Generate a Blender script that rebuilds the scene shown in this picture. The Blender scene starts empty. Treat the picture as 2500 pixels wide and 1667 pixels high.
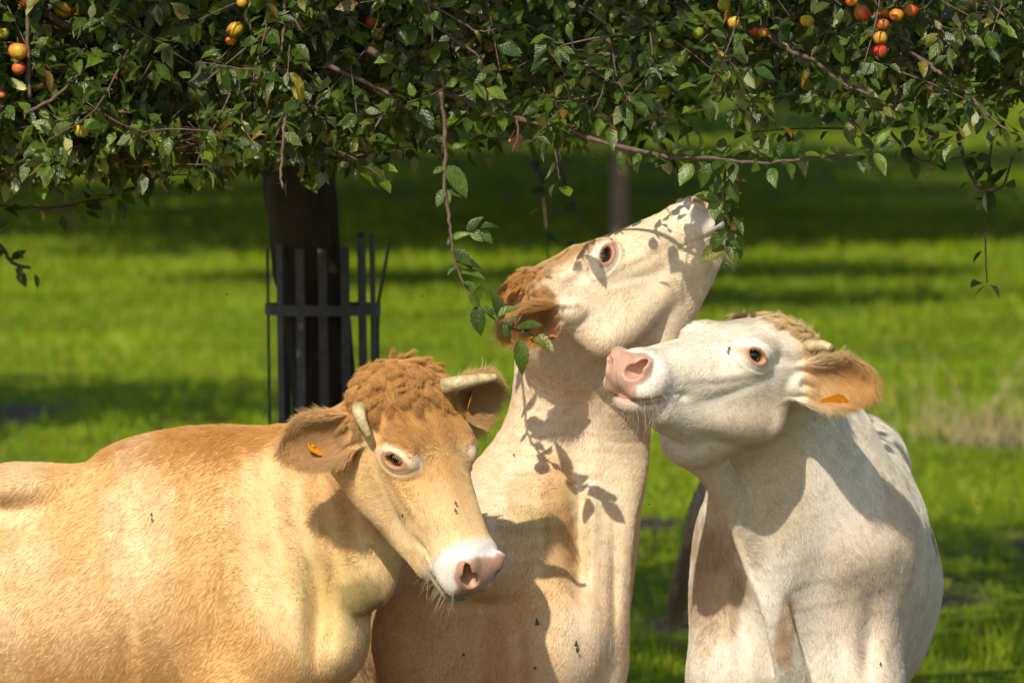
import bpy, math, random, time
import numpy as np
from mathutils import Vector, Matrix
from concurrent.futures import ThreadPoolExecutor

T0 = time.time()
scene = bpy.context.scene
col = scene.collection
F4 = np.float32

# ------------------------------------------------------------------ camera, sky, sun, exposure
FPX = 14000.0                      # focal length in pixels of a 2500 px wide picture
CAM_H = 2.2
PITCH = math.atan((833.5 - 250.0) / FPX)
cam_data = bpy.data.cameras.new('camera')
cam = bpy.data.objects.new('camera', cam_data)
col.objects.link(cam)
cam_data.sensor_width = 36.0
cam_data.lens = 36.0 * FPX / 2500.0
cam_data.clip_start = 0.5
cam_data.clip_end = 2000.0
cam.location = (0.0, 0.0, CAM_H)
cam.rotation_euler = (math.pi / 2 - PITCH, 0.0, 0.0)
cam_data.dof.use_dof = True
cam_data.dof.focus_distance = 13.85
cam_data.dof.aperture_fstop = 5.8
cam_data.dof.aperture_blades = 0
scene.camera = cam

SUN_EL, SUN_AZ = math.radians(39), math.radians(-19)   # behind the camera, a little to the left
sun_from = Vector((math.sin(SUN_AZ) * math.cos(SUN_EL), -math.cos(SUN_AZ) * math.cos(SUN_EL), math.sin(SUN_EL)))
world = bpy.data.worlds.new('World')
scene.world = world
world.use_nodes = True
wn = world.node_tree
sky = wn.nodes.new('ShaderNodeTexSky')
sky.sky_type = 'NISHITA'
sky.sun_disc = False
sky.sun_elevation = SUN_EL
sky.sun_rotation = math.pi - SUN_AZ
bgn = wn.nodes['Background']
wn.links.new(sky.outputs[0], bgn.inputs[0])
bgn.inputs[1].default_value = 0.125
sun_data = bpy.data.lights.new('sun', 'SUN')
sun_data.energy = 4.3
sun_data.angle = math.radians(0.53)
sun_data.color = (1.0, 0.92, 0.79)
sun = bpy.data.objects.new('sun', sun_data)
col.objects.link(sun)
sun.rotation_euler = (-sun_from).to_track_quat('-Z', 'Y').to_euler()
sun.location = (-8, -10, 20)
vs = scene.view_settings
vs.view_transform = 'Standard'
vs.look = 'None'
vs.exposure = 0.10
vs.gamma = 1.0
vs.use_curve_mapping = False
vs.use_white_balance = True          # the camera's warm white balance
vs.white_balance_temperature = 6850
vs.white_balance_tint = 10
scene.render.film_transparent = False
scene.cycles.max_bounces = 8
scene.cycles.transparent_max_bounces = 8
scene.cycles.use_denoising = True


def at(px, py, Y):
    """The point at depth Y that the photograph shows at pixel px, py."""
    dx, du = (px - 1250.0) / FPX, -(py - 833.5) / FPX
    c, s = math.cos(PITCH), math.sin(PITCH)
    y, z = c + du * s, -s + du * c
    k = Y / y
    return np.array((dx * k, Y, CAM_H + z * k))

# ------------------------------------------------------------------ implicit shapes and their meshing
def nrm(v):
    v = np.asarray(v, float)
    return v / np.linalg.norm(v)


def smin(a, b, k):
    h = np.maximum(k - np.abs(a - b), 0.0) / k
    return np.minimum(a, b) - h * h * h * (k / 6.0)


def smax(a, b, k):
    h = np.maximum(k - np.abs(a - b), 0.0) / k
    return np.maximum(a, b) + h * h * h * (k / 6.0)


def sstep(e0, e1, x):
    t = np.clip((x - e0) / (e1 - e0), 0.0, 1.0)
    return t * t * (3.0 - 2.0 * t)


def vlen(q):
    return np.sqrt(np.einsum('ij,ij->i', q, q))


def ell(P, c, r, R=None):
    q = P - np.asarray(c, F4)
    if R is not None:
        q = q @ np.asarray(R, F4)          # columns of R are the axes
    r = np.asarray(r, F4)
    q = q / r
    k0 = vlen(q)
    k1 = vlen(q / r)
    return k0 * (k0 - 1.0) / np.maximum(k1, 1e-4)


def rcone(P, a, b, ra, rb):
    a = np.asarray(a, F4); ba = np.asarray(b, F4) - a
    q = P - a
    t = np.clip((q @ ba) / F4(ba @ ba), 0.0, 1.0)
    q = q - t[:, None] * ba
    return vlen(q) - (ra + (rb - ra) * t)


def catmull(K, n):
    """K: (m, d) knots -> a smooth curve of (m-1)*n+1 points"""
    K = np.asarray(K, float)
    E = np.vstack([2 * K[0] - K[1], K, 2 * K[-1] - K[-2]])
    out = []
    for i in range(1, len(E) - 2):
        p0, p1, p2, p3 = E[i - 1], E[i], E[i + 1], E[i + 2]
        for j in range(n):
            t = j / n
            out.append(0.5 * (2 * p1 + (p2 - p0) * t + (2 * p0 - 5 * p1 + 4 * p2 - p3) * t * t + (3 * p1 - p0 - 3 * p2 + p3) * t ** 3))
    out.append(E[-2])
    return np.array(out)


class Sweep:
    """An elliptical tube: rows of centre xyz, side radius a, height radius b; up is the height direction."""
    def __init__(self, rows, up=(0, 0, 1), n=4):
        C = catmull(rows, n)
        self.c = C[:, :3]; self.a = np.abs(C[:, 3]); self.b = np.abs(C[:, 4])
        T = np.gradient(self.c, axis=0)
        T /= np.linalg.norm(T, axis=1)[:, None]
        up = np.asarray(up, float)
        U = up[None] - T * (T @ up)[:, None]
        U /= np.linalg.norm(U, axis=1)[:, None]
        self.u = U; self.s = np.cross(T, U); self.t = T
        self.tab = np.concatenate([self.c, self.s, self.u, self.a[:, None], self.b[:, None]], 1).astype(F4)

    def __call__(self, P):
        m = len(self.c) - 1
        D = np.empty((m, len(P)), F4); T = np.empty((m, len(P)), F4)
        for i in range(m):
            A = self.c[i].astype(F4); BA = (self.c[i + 1] - self.c[i]).astype(F4)
            q = P - A
            t = np.clip((q @ BA) / F4(BA @ BA), 0.0, 1.0)
            q -= t[:, None] * BA
            D[i] = np.sqrt(np.einsum('ij,ij->i', q, q)); T[i] = t + i
        D -= D.min(0)
        W = np.exp(D * F4(-1.0 / 0.02))
        s = (W * T).sum(0) / W.sum(0)                     # a smooth place along the axis
        i = np.minimum(s.astype(np.int32), m - 1); t = (s - i)[:, None]
        lerp = lambda X: X[i] * (1 - t) + X[i + 1] * t
        X = lerp(self.tab)
        q = P - X[:, :3]
        x = np.einsum('ij,ij->i', q, X[:, 3:6]); y = np.einsum('ij,ij->i', q, X[:, 6:9])
        a, b = X[:, 9], X[:, 10]
        z2 = np.maximum(np.einsum('ij,ij->i', q, q) - x * x - y * y, 0.0)
        m2 = np.minimum(a, b) ** 2
        xa, yb, zc = x * x / (a * a), y * y / (b * b), z2 / m2
        k0 = np.sqrt(xa + yb + zc)
        k1 = np.sqrt(xa / (a * a) + yb / (b * b) + zc / m2)
        return k0 * (k0 - 1.0) / np.maximum(k1, 1e-3)


def hash3(ix, iy, iz, seed):
    h = (ix.astype(np.int64) * 374761393 + iy.astype(np.int64) * 668265263 + iz.astype(np.int64) * 2147483647 + seed * 974711) & 0xFFFFFFFF
    h = ((h ^ (h >> 13)) * 1274126177) & 0xFFFFFFFF
    h = ((h ^ (h >> 16)) * 2246822519) & 0xFFFFFFFF
    return ((h ^ (h >> 15)) & 0xFFFFFF).astype(F4) / F4(0xFFFFFF)


def noise(P, f, seed=0):
    """smooth value noise in [-1, 1]; f may be one frequency or three"""
    Q = P * np.asarray(f, F4)
    I = np.floor(Q); f_ = (Q - I).astype(F4); I = I.astype(np.int64)
    u = f_ * f_ * (3 - 2 * f_)
    out = 0
    for dx in (0, 1):
        wx = u[:, 0] if dx else 1 - u[:, 0]
        for dy in (0, 1):
            wy = u[:, 1] if dy else 1 - u[:, 1]
            for dz in (0, 1):
                wz = u[:, 2] if dz else 1 - u[:, 2]
                out = out + hash3(I[:, 0] + dx, I[:, 1] + dy, I[:, 2] + dz, seed) * (wx * wy * wz)
    return out * 2 - 1


POOL = ThreadPoolExecutor(4)


def pmap(f, P, n=40000):
    if len(P) <= n:
        return f(P)
    parts = [P[i:i + n] for i in range(0, len(P), n)]
    return np.concatenate(list(POOL.map(f, parts)))


def grid_axis(lo, hi, fine_lo, fine_hi, hf, hc, block):
    """coordinates with step hf inside the fine span, growing to hc outside"""
    xs = [fine_lo]
    while xs[-1] < fine_hi: xs.append(xs[-1] + hf)
    h = hf
    while xs[-1] < hi:
        h = min(h * 1.12, hc); xs.append(xs[-1] + h)
    left = [fine_lo]; h = hf
    while left[-1] > lo:
        h = min(h * 1.12, hc); left.append(left[-1] - h)
    xs = left[:0:-1] + xs
    while (len(xs) - 1) % block: xs.append(xs[-1] + h)
    return np.array(xs, F4)


def mesh_field(f, lo, hi, fine, hf, hc, block=8):
    """surface-nets mesh of f == 0 on a grid that is fine in the box `fine`"""
    ax = [grid_axis(lo[i], hi[i], fine[0][i], fine[1][i], hf, hc, block) for i in range(3)]
    nb = [(len(a) - 1) // block for a in ax]
    cen = [0.5 * (a[0:-1:block] + a[block::block]) for a in ax]
    half = [0.5 * (a[block::block] - a[0:-1:block]) for a in ax]
    gx, gy, gz = np.meshgrid(*cen, indexing='ij')
    hx, hy, hz = np.meshgrid(*half, indexing='ij')
    Pc = np.stack([gx.ravel(), gy.ravel(), gz.ravel()], 1).astype(F4)
    rad = np.sqrt(hx ** 2 + hy ** 2 + hz ** 2).ravel()
    dc = pmap(f, Pc, 4000)
    V = np.where(dc < 0, -1.0, 1.0).astype(F4).reshape(nb)
    V = np.repeat(np.repeat(np.repeat(V, block, 0), block, 1), block, 2)
    V = np.pad(V, ((0, 1),) * 3, mode='edge')
    keep = np.nonzero(np.abs(dc) < rad * 1.35 + 0.02)[0]
    bi = np.stack(np.unravel_index(keep, nb), 1) * block
    o = np.arange(block + 1)
    off = np.stack(np.meshgrid(o, o, o, indexing='ij'), -1).reshape(-1, 3)
    idx = (bi[:, None, :] + off[None]).reshape(-1, 3)
    flat = np.unique(np.ravel_multi_index(idx.T, V.shape))
    I = np.stack(np.unravel_index(flat, V.shape), 1)
    P = np.stack([ax[k][I[:, k]] for k in range(3)], 1)
    V.ravel()[flat] = pmap(f, P)
    # surface nets
    S = V < 0
    nx, ny, nz = (s - 1 for s in V.shape)
    cnt = np.zeros((nx, ny, nz), np.uint8)
    for dx in (0, 1):
        for dy in (0, 1):
            for dz in (0, 1):
                cnt += S[dx:dx + nx, dy:dy + ny, dz:dz + nz]
    cells = np.argwhere((cnt > 0) & (cnt < 8))
    vid = -np.ones((nx, ny, nz), np.int32)
    vid[tuple(cells.T)] = np.arange(len(cells))
    corners = np.array([(a, b, c) for a in (0, 1) for b in (0, 1) for c in (0, 1)])
    val = np.stack([V[tuple((cells + c).T)] for c in corners], 1)
    acc = np.zeros((len(cells), 3), F4); num = np.zeros(len(cells), F4)
    X = [np.stack([ax[k][cells[:, k]], ax[k][cells[:, k] + 1]], 1) for k in range(3)]
    for i in range(8):
        for k in range(3):
            c = corners[i]
            if c[k]: continue
            c2 = c.copy(); c2[k] = 1
            j = int(c2[0] * 4 + c2[1] * 2 + c2[2])
            m = (val[:, i] < 0) != (val[:, j] < 0)
            t = np.where(m, val[:, i] / np.where(m, val[:, i] - val[:, j], 1), 0)
            for q in range(3):
                v = X[q][:, c[q]] if q != k else X[k][:, 0] + (X[k][:, 1] - X[k][:, 0]) * t
                acc[:, q] += np.where(m, v, 0)
            num += m
    verts = acc / np.maximum(num, 1)[:, None]
    faces = []
    for k in range(3):
        o1, o2 = [(1, 2), (2, 0), (0, 1)][k]
        a = [slice(0, s) for s in V.shape]; b = list(a)
        a[k] = slice(0, V.shape[k] - 1); b[k] = slice(1, V.shape[k])
        A, B = S[tuple(a)], S[tuple(b)]
        e = np.argwhere(A != B)
        ok = (e[:, o1] > 0) & (e[:, o2] > 0) & (e[:, o1] < V.shape[o1] - 1) & (e[:, o2] < V.shape[o2] - 1)
        e = e[ok]
        fl = A[tuple(e.T)]
        d1 = np.zeros(3, int); d1[o1] = 1
        d2 = np.zeros(3, int); d2[o2] = 1
        q = np.stack([vid[tuple((e - d1 - d2).T)], vid[tuple((e - d2).T)], vid[tuple(e.T)], vid[tuple((e - d1).T)]], 1)
        q[~fl] = q[~fl][:, ::-1]
        faces.append(q)
    faces = np.concatenate(faces)
    faces = faces[(faces >= 0).all(1)]
    # two Newton steps onto the surface, then normals
    for it in range(2):
        d, g = field_grad(f, verts)
        g2 = np.maximum((g * g).sum(1), 0.05)
        verts = verts - np.clip(d / g2, -0.003, 0.003)[:, None] * g
    d, g = field_grad(f, verts)
    nor = g / np.maximum(np.linalg.norm(g, axis=1), 1e-6)[:, None]
    return verts.astype(F4), faces, nor.astype(F4)


def field_grad(f, P, e=0.0015):
    d = pmap(f, P)
    g = np.stack([pmap(f, P + np.eye(3, dtype=F4)[k] * F4(e)) - d for k in range(3)], 1) / e
    return d, g


def np_mesh(name, verts, faces, smooth=True):
    """a mesh from arrays; faces (n, 3) or (n, 4)"""
    me = bpy.data.meshes.new(name)
    faces = np.asarray(faces)
    n, k = faces.shape
    me.vertices.add(len(verts)); me.loops.add(n * k); me.polygons.add(n)
    me.vertices.foreach_set('co', np.asarray(verts, F4).ravel())
    me.loops.foreach_set('vertex_index', faces.astype(np.int32).ravel())
    me.polygons.foreach_set('loop_start', np.arange(0, n * k, k, dtype=np.int32))
    me.polygons.foreach_set('use_smooth', np.full(n, smooth))
    me.update(calc_edges=True)
    me.validate()
    return me


def vcolor(me, name, rgb):
    at_ = me.color_attributes.new(name, 'FLOAT_COLOR', 'POINT')
    c = np.ones((len(me.vertices), 4), F4); c[:, :3] = rgb
    at_.data.foreach_set('color', c.ravel())


def link(name, data, parent=None, mat=None):
    o = bpy.data.objects.new(name, data)
    col.objects.link(o)
    if parent is not None: o.parent = parent
    if mat is not None and not data.materials: data.materials.append(mat)
    return o


def tag(o, label=None, cat=None, group=None, kind=None):
    if label: o['label'] = label
    if cat: o['category'] = cat
    if group: o['group'] = group
    if kind: o['kind'] = kind
    return o


def rot_cols(x, z):
    """axes as columns: x along the first vector, z as near the second as it can be"""
    x = nrm(x); z = np.asarray(z, float); z = nrm(z - x * (z @ x)); y = np.cross(z, x)
    return np.stack([x, y, z], 1)

# ------------------------------------------------------------------ cow head, in its own frame:
# l runs from the poll to the nose, n is up from the forehead, s is to the side
def mirror(P):
    Q = P.copy(); Q[:, 2] = np.abs(Q[:, 2]); return Q


EYE = np.array((0.200, 0.002, 0.119))
EYE_R = 0.0230
EYE_ROT = rot_cols((0.80, 0.58, -0.24), (0.14, 0.18, 1.0))     # along the lids, up the lids, outwards
EYE_BALL = EYE - EYE_ROT[:, 2] * 0.0138


def widen(l):
    return 1.0 + 0.21 * (1.0 - sstep(0.16, 0.42, l)) + 0.22 * (1.0 - sstep(0.00, 0.15, l)) + 0.06 * sstep(0.40, 0.48, l)


def head_field(P, lip=0.0):
    R = P
    mouth_open = 0.0
    P = P.copy(); P[:, 2] /= widen(P[:, 0])
    if lip: P[:, 0] += lip * (np.maximum(P[:, 1], -0.085) + 0.05) * sstep(0.38, 0.52, P[:, 0])
    Q = mirror(P)
    d = ell(P, (0.085, -0.045, 0), (0.125, 0.085, 0.098))                              # skull
    d = smin(d, ell(P, (0.10, 0.000, 0), (0.150, 0.044, 0.103)), 0.05)                 # forehead
    d = smin(d, ell(P, (0.022, -0.020, 0), (0.046, 0.056, 0.094)), 0.05)              # poll
    nb = P * np.array((1, 1, 0.74), F4)
    d = smin(d, rcone(nb, (0.17, -0.012, 0), (0.47, -0.024, 0), 0.057, 0.045), 0.05)   # nose bridge
    d = smin(d, ell(Q, (0.182, 0.004, 0.082), (0.062, 0.040, 0.030)), 0.045)           # brow
    d = smin(d, ell(Q, (0.250, -0.050, 0.066), (0.10, 0.046, 0.028)), 0.06)          # cheek bone
    d = smin(d, ell(Q, (0.160, -0.122, 0.054), (0.122, 0.108, 0.042)), 0.06)           # cheek
    d = smin(d, rcone(Q, (0.12, -0.192, 0.042), (0.42, -0.122, 0.028), 0.052, 0.036), 0.05)   # jaw
    d = smin(d, ell(P, (0.25, -0.118, 0), (0.19, 0.112, 0.066)), 0.06)                 # under the cheeks
    d = smin(d, ell(Q, (0.37, -0.056, 0.032), (0.13, 0.066, 0.045)), 0.06)             # upper jaw
    d = smin(d, ell(P, (0.476, -0.028, 0), (0.065, 0.055, 0.080)), 0.045)              # muzzle
    d = smin(d, ell(Q, (0.488, -0.054, 0.042), (0.050, 0.032, 0.035)), 0.03)           # upper lip
    d = smin(d, ell(P, (0.524, -0.014, 0), (0.035, 0.041, 0.058)), 0.03)               # nose pad
    d = smin(d, ell(Q, (0.520, 0.008, 0.042), (0.026, 0.027, 0.026)), 0.026)           # nostril wing
    chin = ell(P, (0.458, -0.100 - 0.01 * mouth_open, 0), (0.064, 0.031, 0.054))
    chin = smin(chin, ell(P, (0.502, -0.094 - 0.012 * mouth_open, 0), (0.028, 0.026, 0.044)), 0.02)
    d = smin(d, chin, 0.010)
    # mouth: a groove between the upper lip and the chin
    ml = P[:, 0]; s2 = P[:, 2] * P[:, 2]
    my = -0.084 + 0.10 * np.maximum(0.475 - ml, 0) - 0.55 * np.maximum(0.475 - ml, 0) ** 2 + 1.6 * s2
    fade = sstep(0.385, 0.42, ml)
    groove = np.abs(P[:, 1] - my)
    d = d + 0.0065 * fade * np.exp(-(groove / 0.0042) ** 2)
    d = d + 0.005 * np.exp(-((ml - 0.392) / 0.018) ** 2 - ((P[:, 1] + 0.081) / 0.012) ** 2)
    # hollows: beside the nose, above and behind the eye, under the cheek bone
    d = d + 0.003 * np.exp(-((Q[:, 0] - 0.345) / 0.06) ** 2 - ((Q[:, 1] + 0.050) / 0.022) ** 2 - ((Q[:, 2] - 0.07) / 0.035) ** 2)
    d = d + 0.007 * np.exp(-((Q[:, 0] - 0.125) / 0.03) ** 2 - ((Q[:, 1] + 0.012) / 0.022) ** 2 - ((Q[:, 2] - 0.10) / 0.03) ** 2)
    d = d - 0.0025 * np.exp(-((Q[:, 0] - 0.30) / 0.10) ** 2 - ((Q[:, 1] + 0.040) / 0.012) ** 2) * sstep(0.04, 0.06, Q[:, 2])
    d = d + 0.0025 * np.exp(-((Q[:, 0] - 0.25) / 0.07) ** 2 - ((Q[:, 1] + 0.085 + 0.2 * (Q[:, 0] - 0.25)) / 0.014) ** 2) * sstep(0.03, 0.05, Q[:, 2])
    # eye: lids as a low mound, an almond opening
    Q0 = mirror(R)
    E = (Q0 - EYE.astype(F4)) @ EYE_ROT.astype(F4)
    d = smin(d, ell(E, (0, 0, -0.012), (0.046, 0.036, 0.0215)), 0.024)
    ex = E[:, 0] / 0.0225
    ey = E[:, 1] / np.where(E[:, 1] > 0, 0.0138, 0.0150)
    al = np.sqrt(ex * ex + ey * ey)
    on = sstep(0.035, 0.02, np.abs(E[:, 2]))
    d = d - 0.0022 * np.exp(-((al - 1.4) / 0.30) ** 2) * on                                  # lid edge
    d = d + 0.0026 * np.exp(-((al - 2.5) / 0.25) ** 2) * on * sstep(-0.012, 0.006, E[:, 1])    # fold over the upper lid
    d = d + 0.0016 * np.exp(-((al - 2.3) / 0.22) ** 2) * on * sstep(0.0, -0.012, E[:, 1])
    op = (al - 1.0) * 0.015
    d = smax(d, -smax(op, -(E[:, 2] + 0.018), 0.004), 0.004)
    # nostril: a comma running up and out
    no = ell(Q, (0.545, -0.006, 0.042), (0.042, 0.0180, 0.0215), rot_cols((1, 0.10, 0.15), (0, 0.40, 1)))
    no = smin(no, ell(Q, (0.536, 0.012, 0.056), (0.036, 0.0095, 0.0155), rot_cols((1, 0.1, 0.3), (0, 0.9, 0.6))), 0.008)
    d = smax(d, -no, 0.008)
    d = d + 0.003 * np.exp(-(P[:, 2] / 0.004) ** 2) * sstep(0.52, 0.55, ml) * sstep(-0.01, -0.03, P[:, 1])   # split under the nose
    return d


class Ear:
    """a cupped leaf of skin: base, direction, where the cup opens, length, half width"""
    def __init__(self, base, x, z, L=0.20, W=0.052, curl=9.0, droop=0.0):
        self.b = np.asarray(base, F4); self.R = rot_cols(x, z).astype(F4)
        self.L, self.W, self.curl, self.droop = L, W, curl, droop

    def local(self, P):
        q = (P - self.b) @ self.R
        q[:, 2] = q[:, 2] + self.droop * np.maximum(q[:, 0], 0) ** 2
        return q

    def __call__(self, P):
        q = self.local(P)
        u = q[:, 0] / self.L
        uc = np.clip(u, 0, 1)
        w = self.W * (0.50 + 1.55 * uc - 1.35 * uc * uc)
        w = w * np.sqrt(np.clip(1.02 - uc ** 4, 0.02, 1))
        k = self.curl * (1.35 - 0.75 * uc)
        zs = k * q[:, 1] ** 2 - 0.010
        th = 0.0085 - 0.003 * uc
        dz = (np.abs(q[:, 2] - zs) / np.sqrt(1 + (2 * k * q[:, 1]) ** 2)) - th
        d2 = np.abs(q[:, 1]) - w
        d2 = smax(d2, q[:, 0] - self.L, 0.05)
        d2 = smax(d2, -q[:, 0] - 0.02, 0.02)
        d = smax(dz, d2, 0.012)
        root = ell(q, (0.01, 0, 0.002), (0.055, 0.034, 0.030))
        root = smax(root, -ell(q, (0.075, 0, 0.028), (0.05, 0.024, 0.03)), 0.012)
        return smin(d, root, 0.02)


class Cow:
    def __init__(self, H, el, en, scale=1.0, lip=0.0):
        el = nrm(el); en = np.asarray(en, float); en = nrm(en - el * (en @ el)); es = np.cross(el, en)
        self.H = np.asarray(H, float); self.B = np.stack([el, en, es], 1); self.sc = scale; self.lip = lip
        self.ears = []; self.sweeps = []; self.balls = []; self.extra = []; self.dents = []
        c = self.world((0.26, -0.06, 0)); self.hc = c

    def loc(self, P):
        return ((P - self.H.astype(F4)) @ self.B.astype(F4)) / F4(self.sc)

    def world(self, q):
        return self.H + self.B @ (np.asarray(q, float) * self.sc)

    def field(self, P):
        P = P.astype(F4)
        big = np.full(len(P), 9.0, F4)
        hd = vlen(P - self.hc.astype(F4))
        near = hd < 0.62
        d = None
        for sw, k in self.sweeps:
            x = sw(P)
            d = x if d is None else smin(d, x, k)
        for c, r, R, k in self.balls:
            d = smin(d, ell(P, c, r, R), k)
        for c, r, k in self.dents:                 # creases: soft hollows
            R = None
            q = P - np.asarray(c, F4)
            d = d + k * np.exp(-(((q / np.asarray(r, F4)) ** 2).sum(1)))
        d = d + 0.0090 * noise(P, 5.5, 40) + 0.0040 * noise(P, (13, 13, 6), 41)      # muscle and loose hide
        for g in self.extra:
            d = g(P, d)
        if near.any():
            q = self.loc(P[near])
            h = head_field(q, self.lip) * self.sc
            h = smin(d[near], h, 0.045)
            for e, k in self.ears:
                h = smin(h, e(q) * self.sc, k)
            d = d.copy(); d[near] = h
        return d

# ------------------------------------------------------------------ the three cows: pose and body
def rows(pts):
    """(px, py, depth, side radius, height radius) -> sweep rows"""
    return [tuple(at(p[0], p[1], p[2])) + (p[3], p[4]) for p in pts]


def add_ear(c, base, xw, zw, k=0.02, **kw):
    Bt = c.B.T
    e = Ear(base, Bt @ np.asarray(xw, float), Bt @ np.asarray(zw, float), **kw)
    c.ears.append((e, k))
    return e


def leg(c, top, mid, hoof, rt, rm, rf, k=0.08):
    c.sweeps.append((Sweep([tuple(top) + (rt, rt * 1.25), tuple(mid) + (rm, rm * 1.1), tuple(0.5 * (np.array(mid) + np.array(hoof))) + (rf, rf),
                            tuple(hoof) + (rf * 1.25, rf * 1.25)], up=(0.3, 0.9, 0.05), n=2), k))


def build_tan():
    c = Cow(at(974, 928, 13.75), (0.39, -0.30, -0.87), (0.63, -0.64, 0.45), 1.0, lip=0.38)
    c.sweeps.append((Sweep(rows([(950, 1040, 13.90, .10, .11), (870, 1150, 14.02, .115, .175), (765, 1255, 14.10, .15, .245), (620, 1365, 14.16, .215, .325),
                                 (400, 1458, 14.24, .30, .362), (140, 1503, 14.34, .345, .342), (-300, 1500, 14.5, .37, .365), (-700, 1440, 14.66, .31, .30),
                                 (-950, 1400, 14.75, .20, .22)]), n=4), 0.10))
    S = lambda *a: at(*a)
    c.balls += [(S(470, 1135, 14.18), (.22, .10, .08), None, .16),                                   # withers
                (S(690, 1560, 14.06), (.12, .16, .16), None, .20),                                    # point of shoulder
                (S(815, 1580, 14.09), (.070, .08, .20), rot_cols((1, 0, .25), (0, 1, 0)), .16),      # brisket
                (S(905, 1400, 13.97), (.06, .05, .08), None, .14),                                   # throat
                (S(45, 1185, 14.25), (.17, .16, .05), None, .12),                                    # hip
                ]
    c.dents += [(S(450, 1330, 13.93), (.16, .2, .26), -.03), (S(775, 1510, 13.90), (.028, .10, .12), .042), (S(320, 1590, 13.9), (.03, .10, .10), .026), (S(840, 1330, 13.8), (.03, .08, .09), .008),
                (S(330, 1250, 13.9), (.05, .2, .18), .010), (S(620, 1240, 13.9), (.05, .2, .16), .008)]
    leg(c, S(560, 1700, 14.05), S(560, 2050, 14.0), (at(560, 0, 14.0)[0], 14.0, 0.03), .11, .06, .042)
    leg(c, S(600, 1700, 14.35), S(610, 2050, 14.4), (at(610, 0, 14.4)[0], 14.4, 0.03), .11, .06, .042)
    leg(c, S(-800, 1600, 14.5), S(-900, 2020, 14.5), (at(-860, 0, 14.5)[0], 14.5, 0.03), .15, .075, .045)
    leg(c, S(-800, 1600, 14.8), S(-880, 2020, 14.85), (at(-840, 0, 14.85)[0], 14.85, 0.03), .15, .075, .045)
    add_ear(c, (0.085, -0.055, 0.112), (-0.93, 0.02, -0.26), (-0.10, -0.96, -0.12), L=.215, W=.066, droop=0.9)
    add_ear(c, (0.060, -0.040, -0.112), (0.84, 0.50, 0.14), (0.38, -0.85, -0.35), L=.20, W=.074)

    def folds(P, d):                       # where the neck meets the cheek
        a = P - S(800, 1300, 13.85).astype(F4)
        w = np.exp(-((a[:, 0] / .16) ** 2 + (a[:, 2] / .20) ** 2))
        ph = a[:, 0] * 95 + a[:, 2] * 14 + 2.0 * noise(P, 5.0, 3)
        return d + 0.0045 * w * np.sin(ph)
    c.extra.append(folds)
    return c, ((-2.95, 0.13), (13.3, 15.4), (0.0, 1.75)), ((at(640, 0, 13.7)[0], 13.40, at(0, 1500, 13.7)[2]), (0.03, 14.0, at(0, 850, 13.8)[2]))


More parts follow.
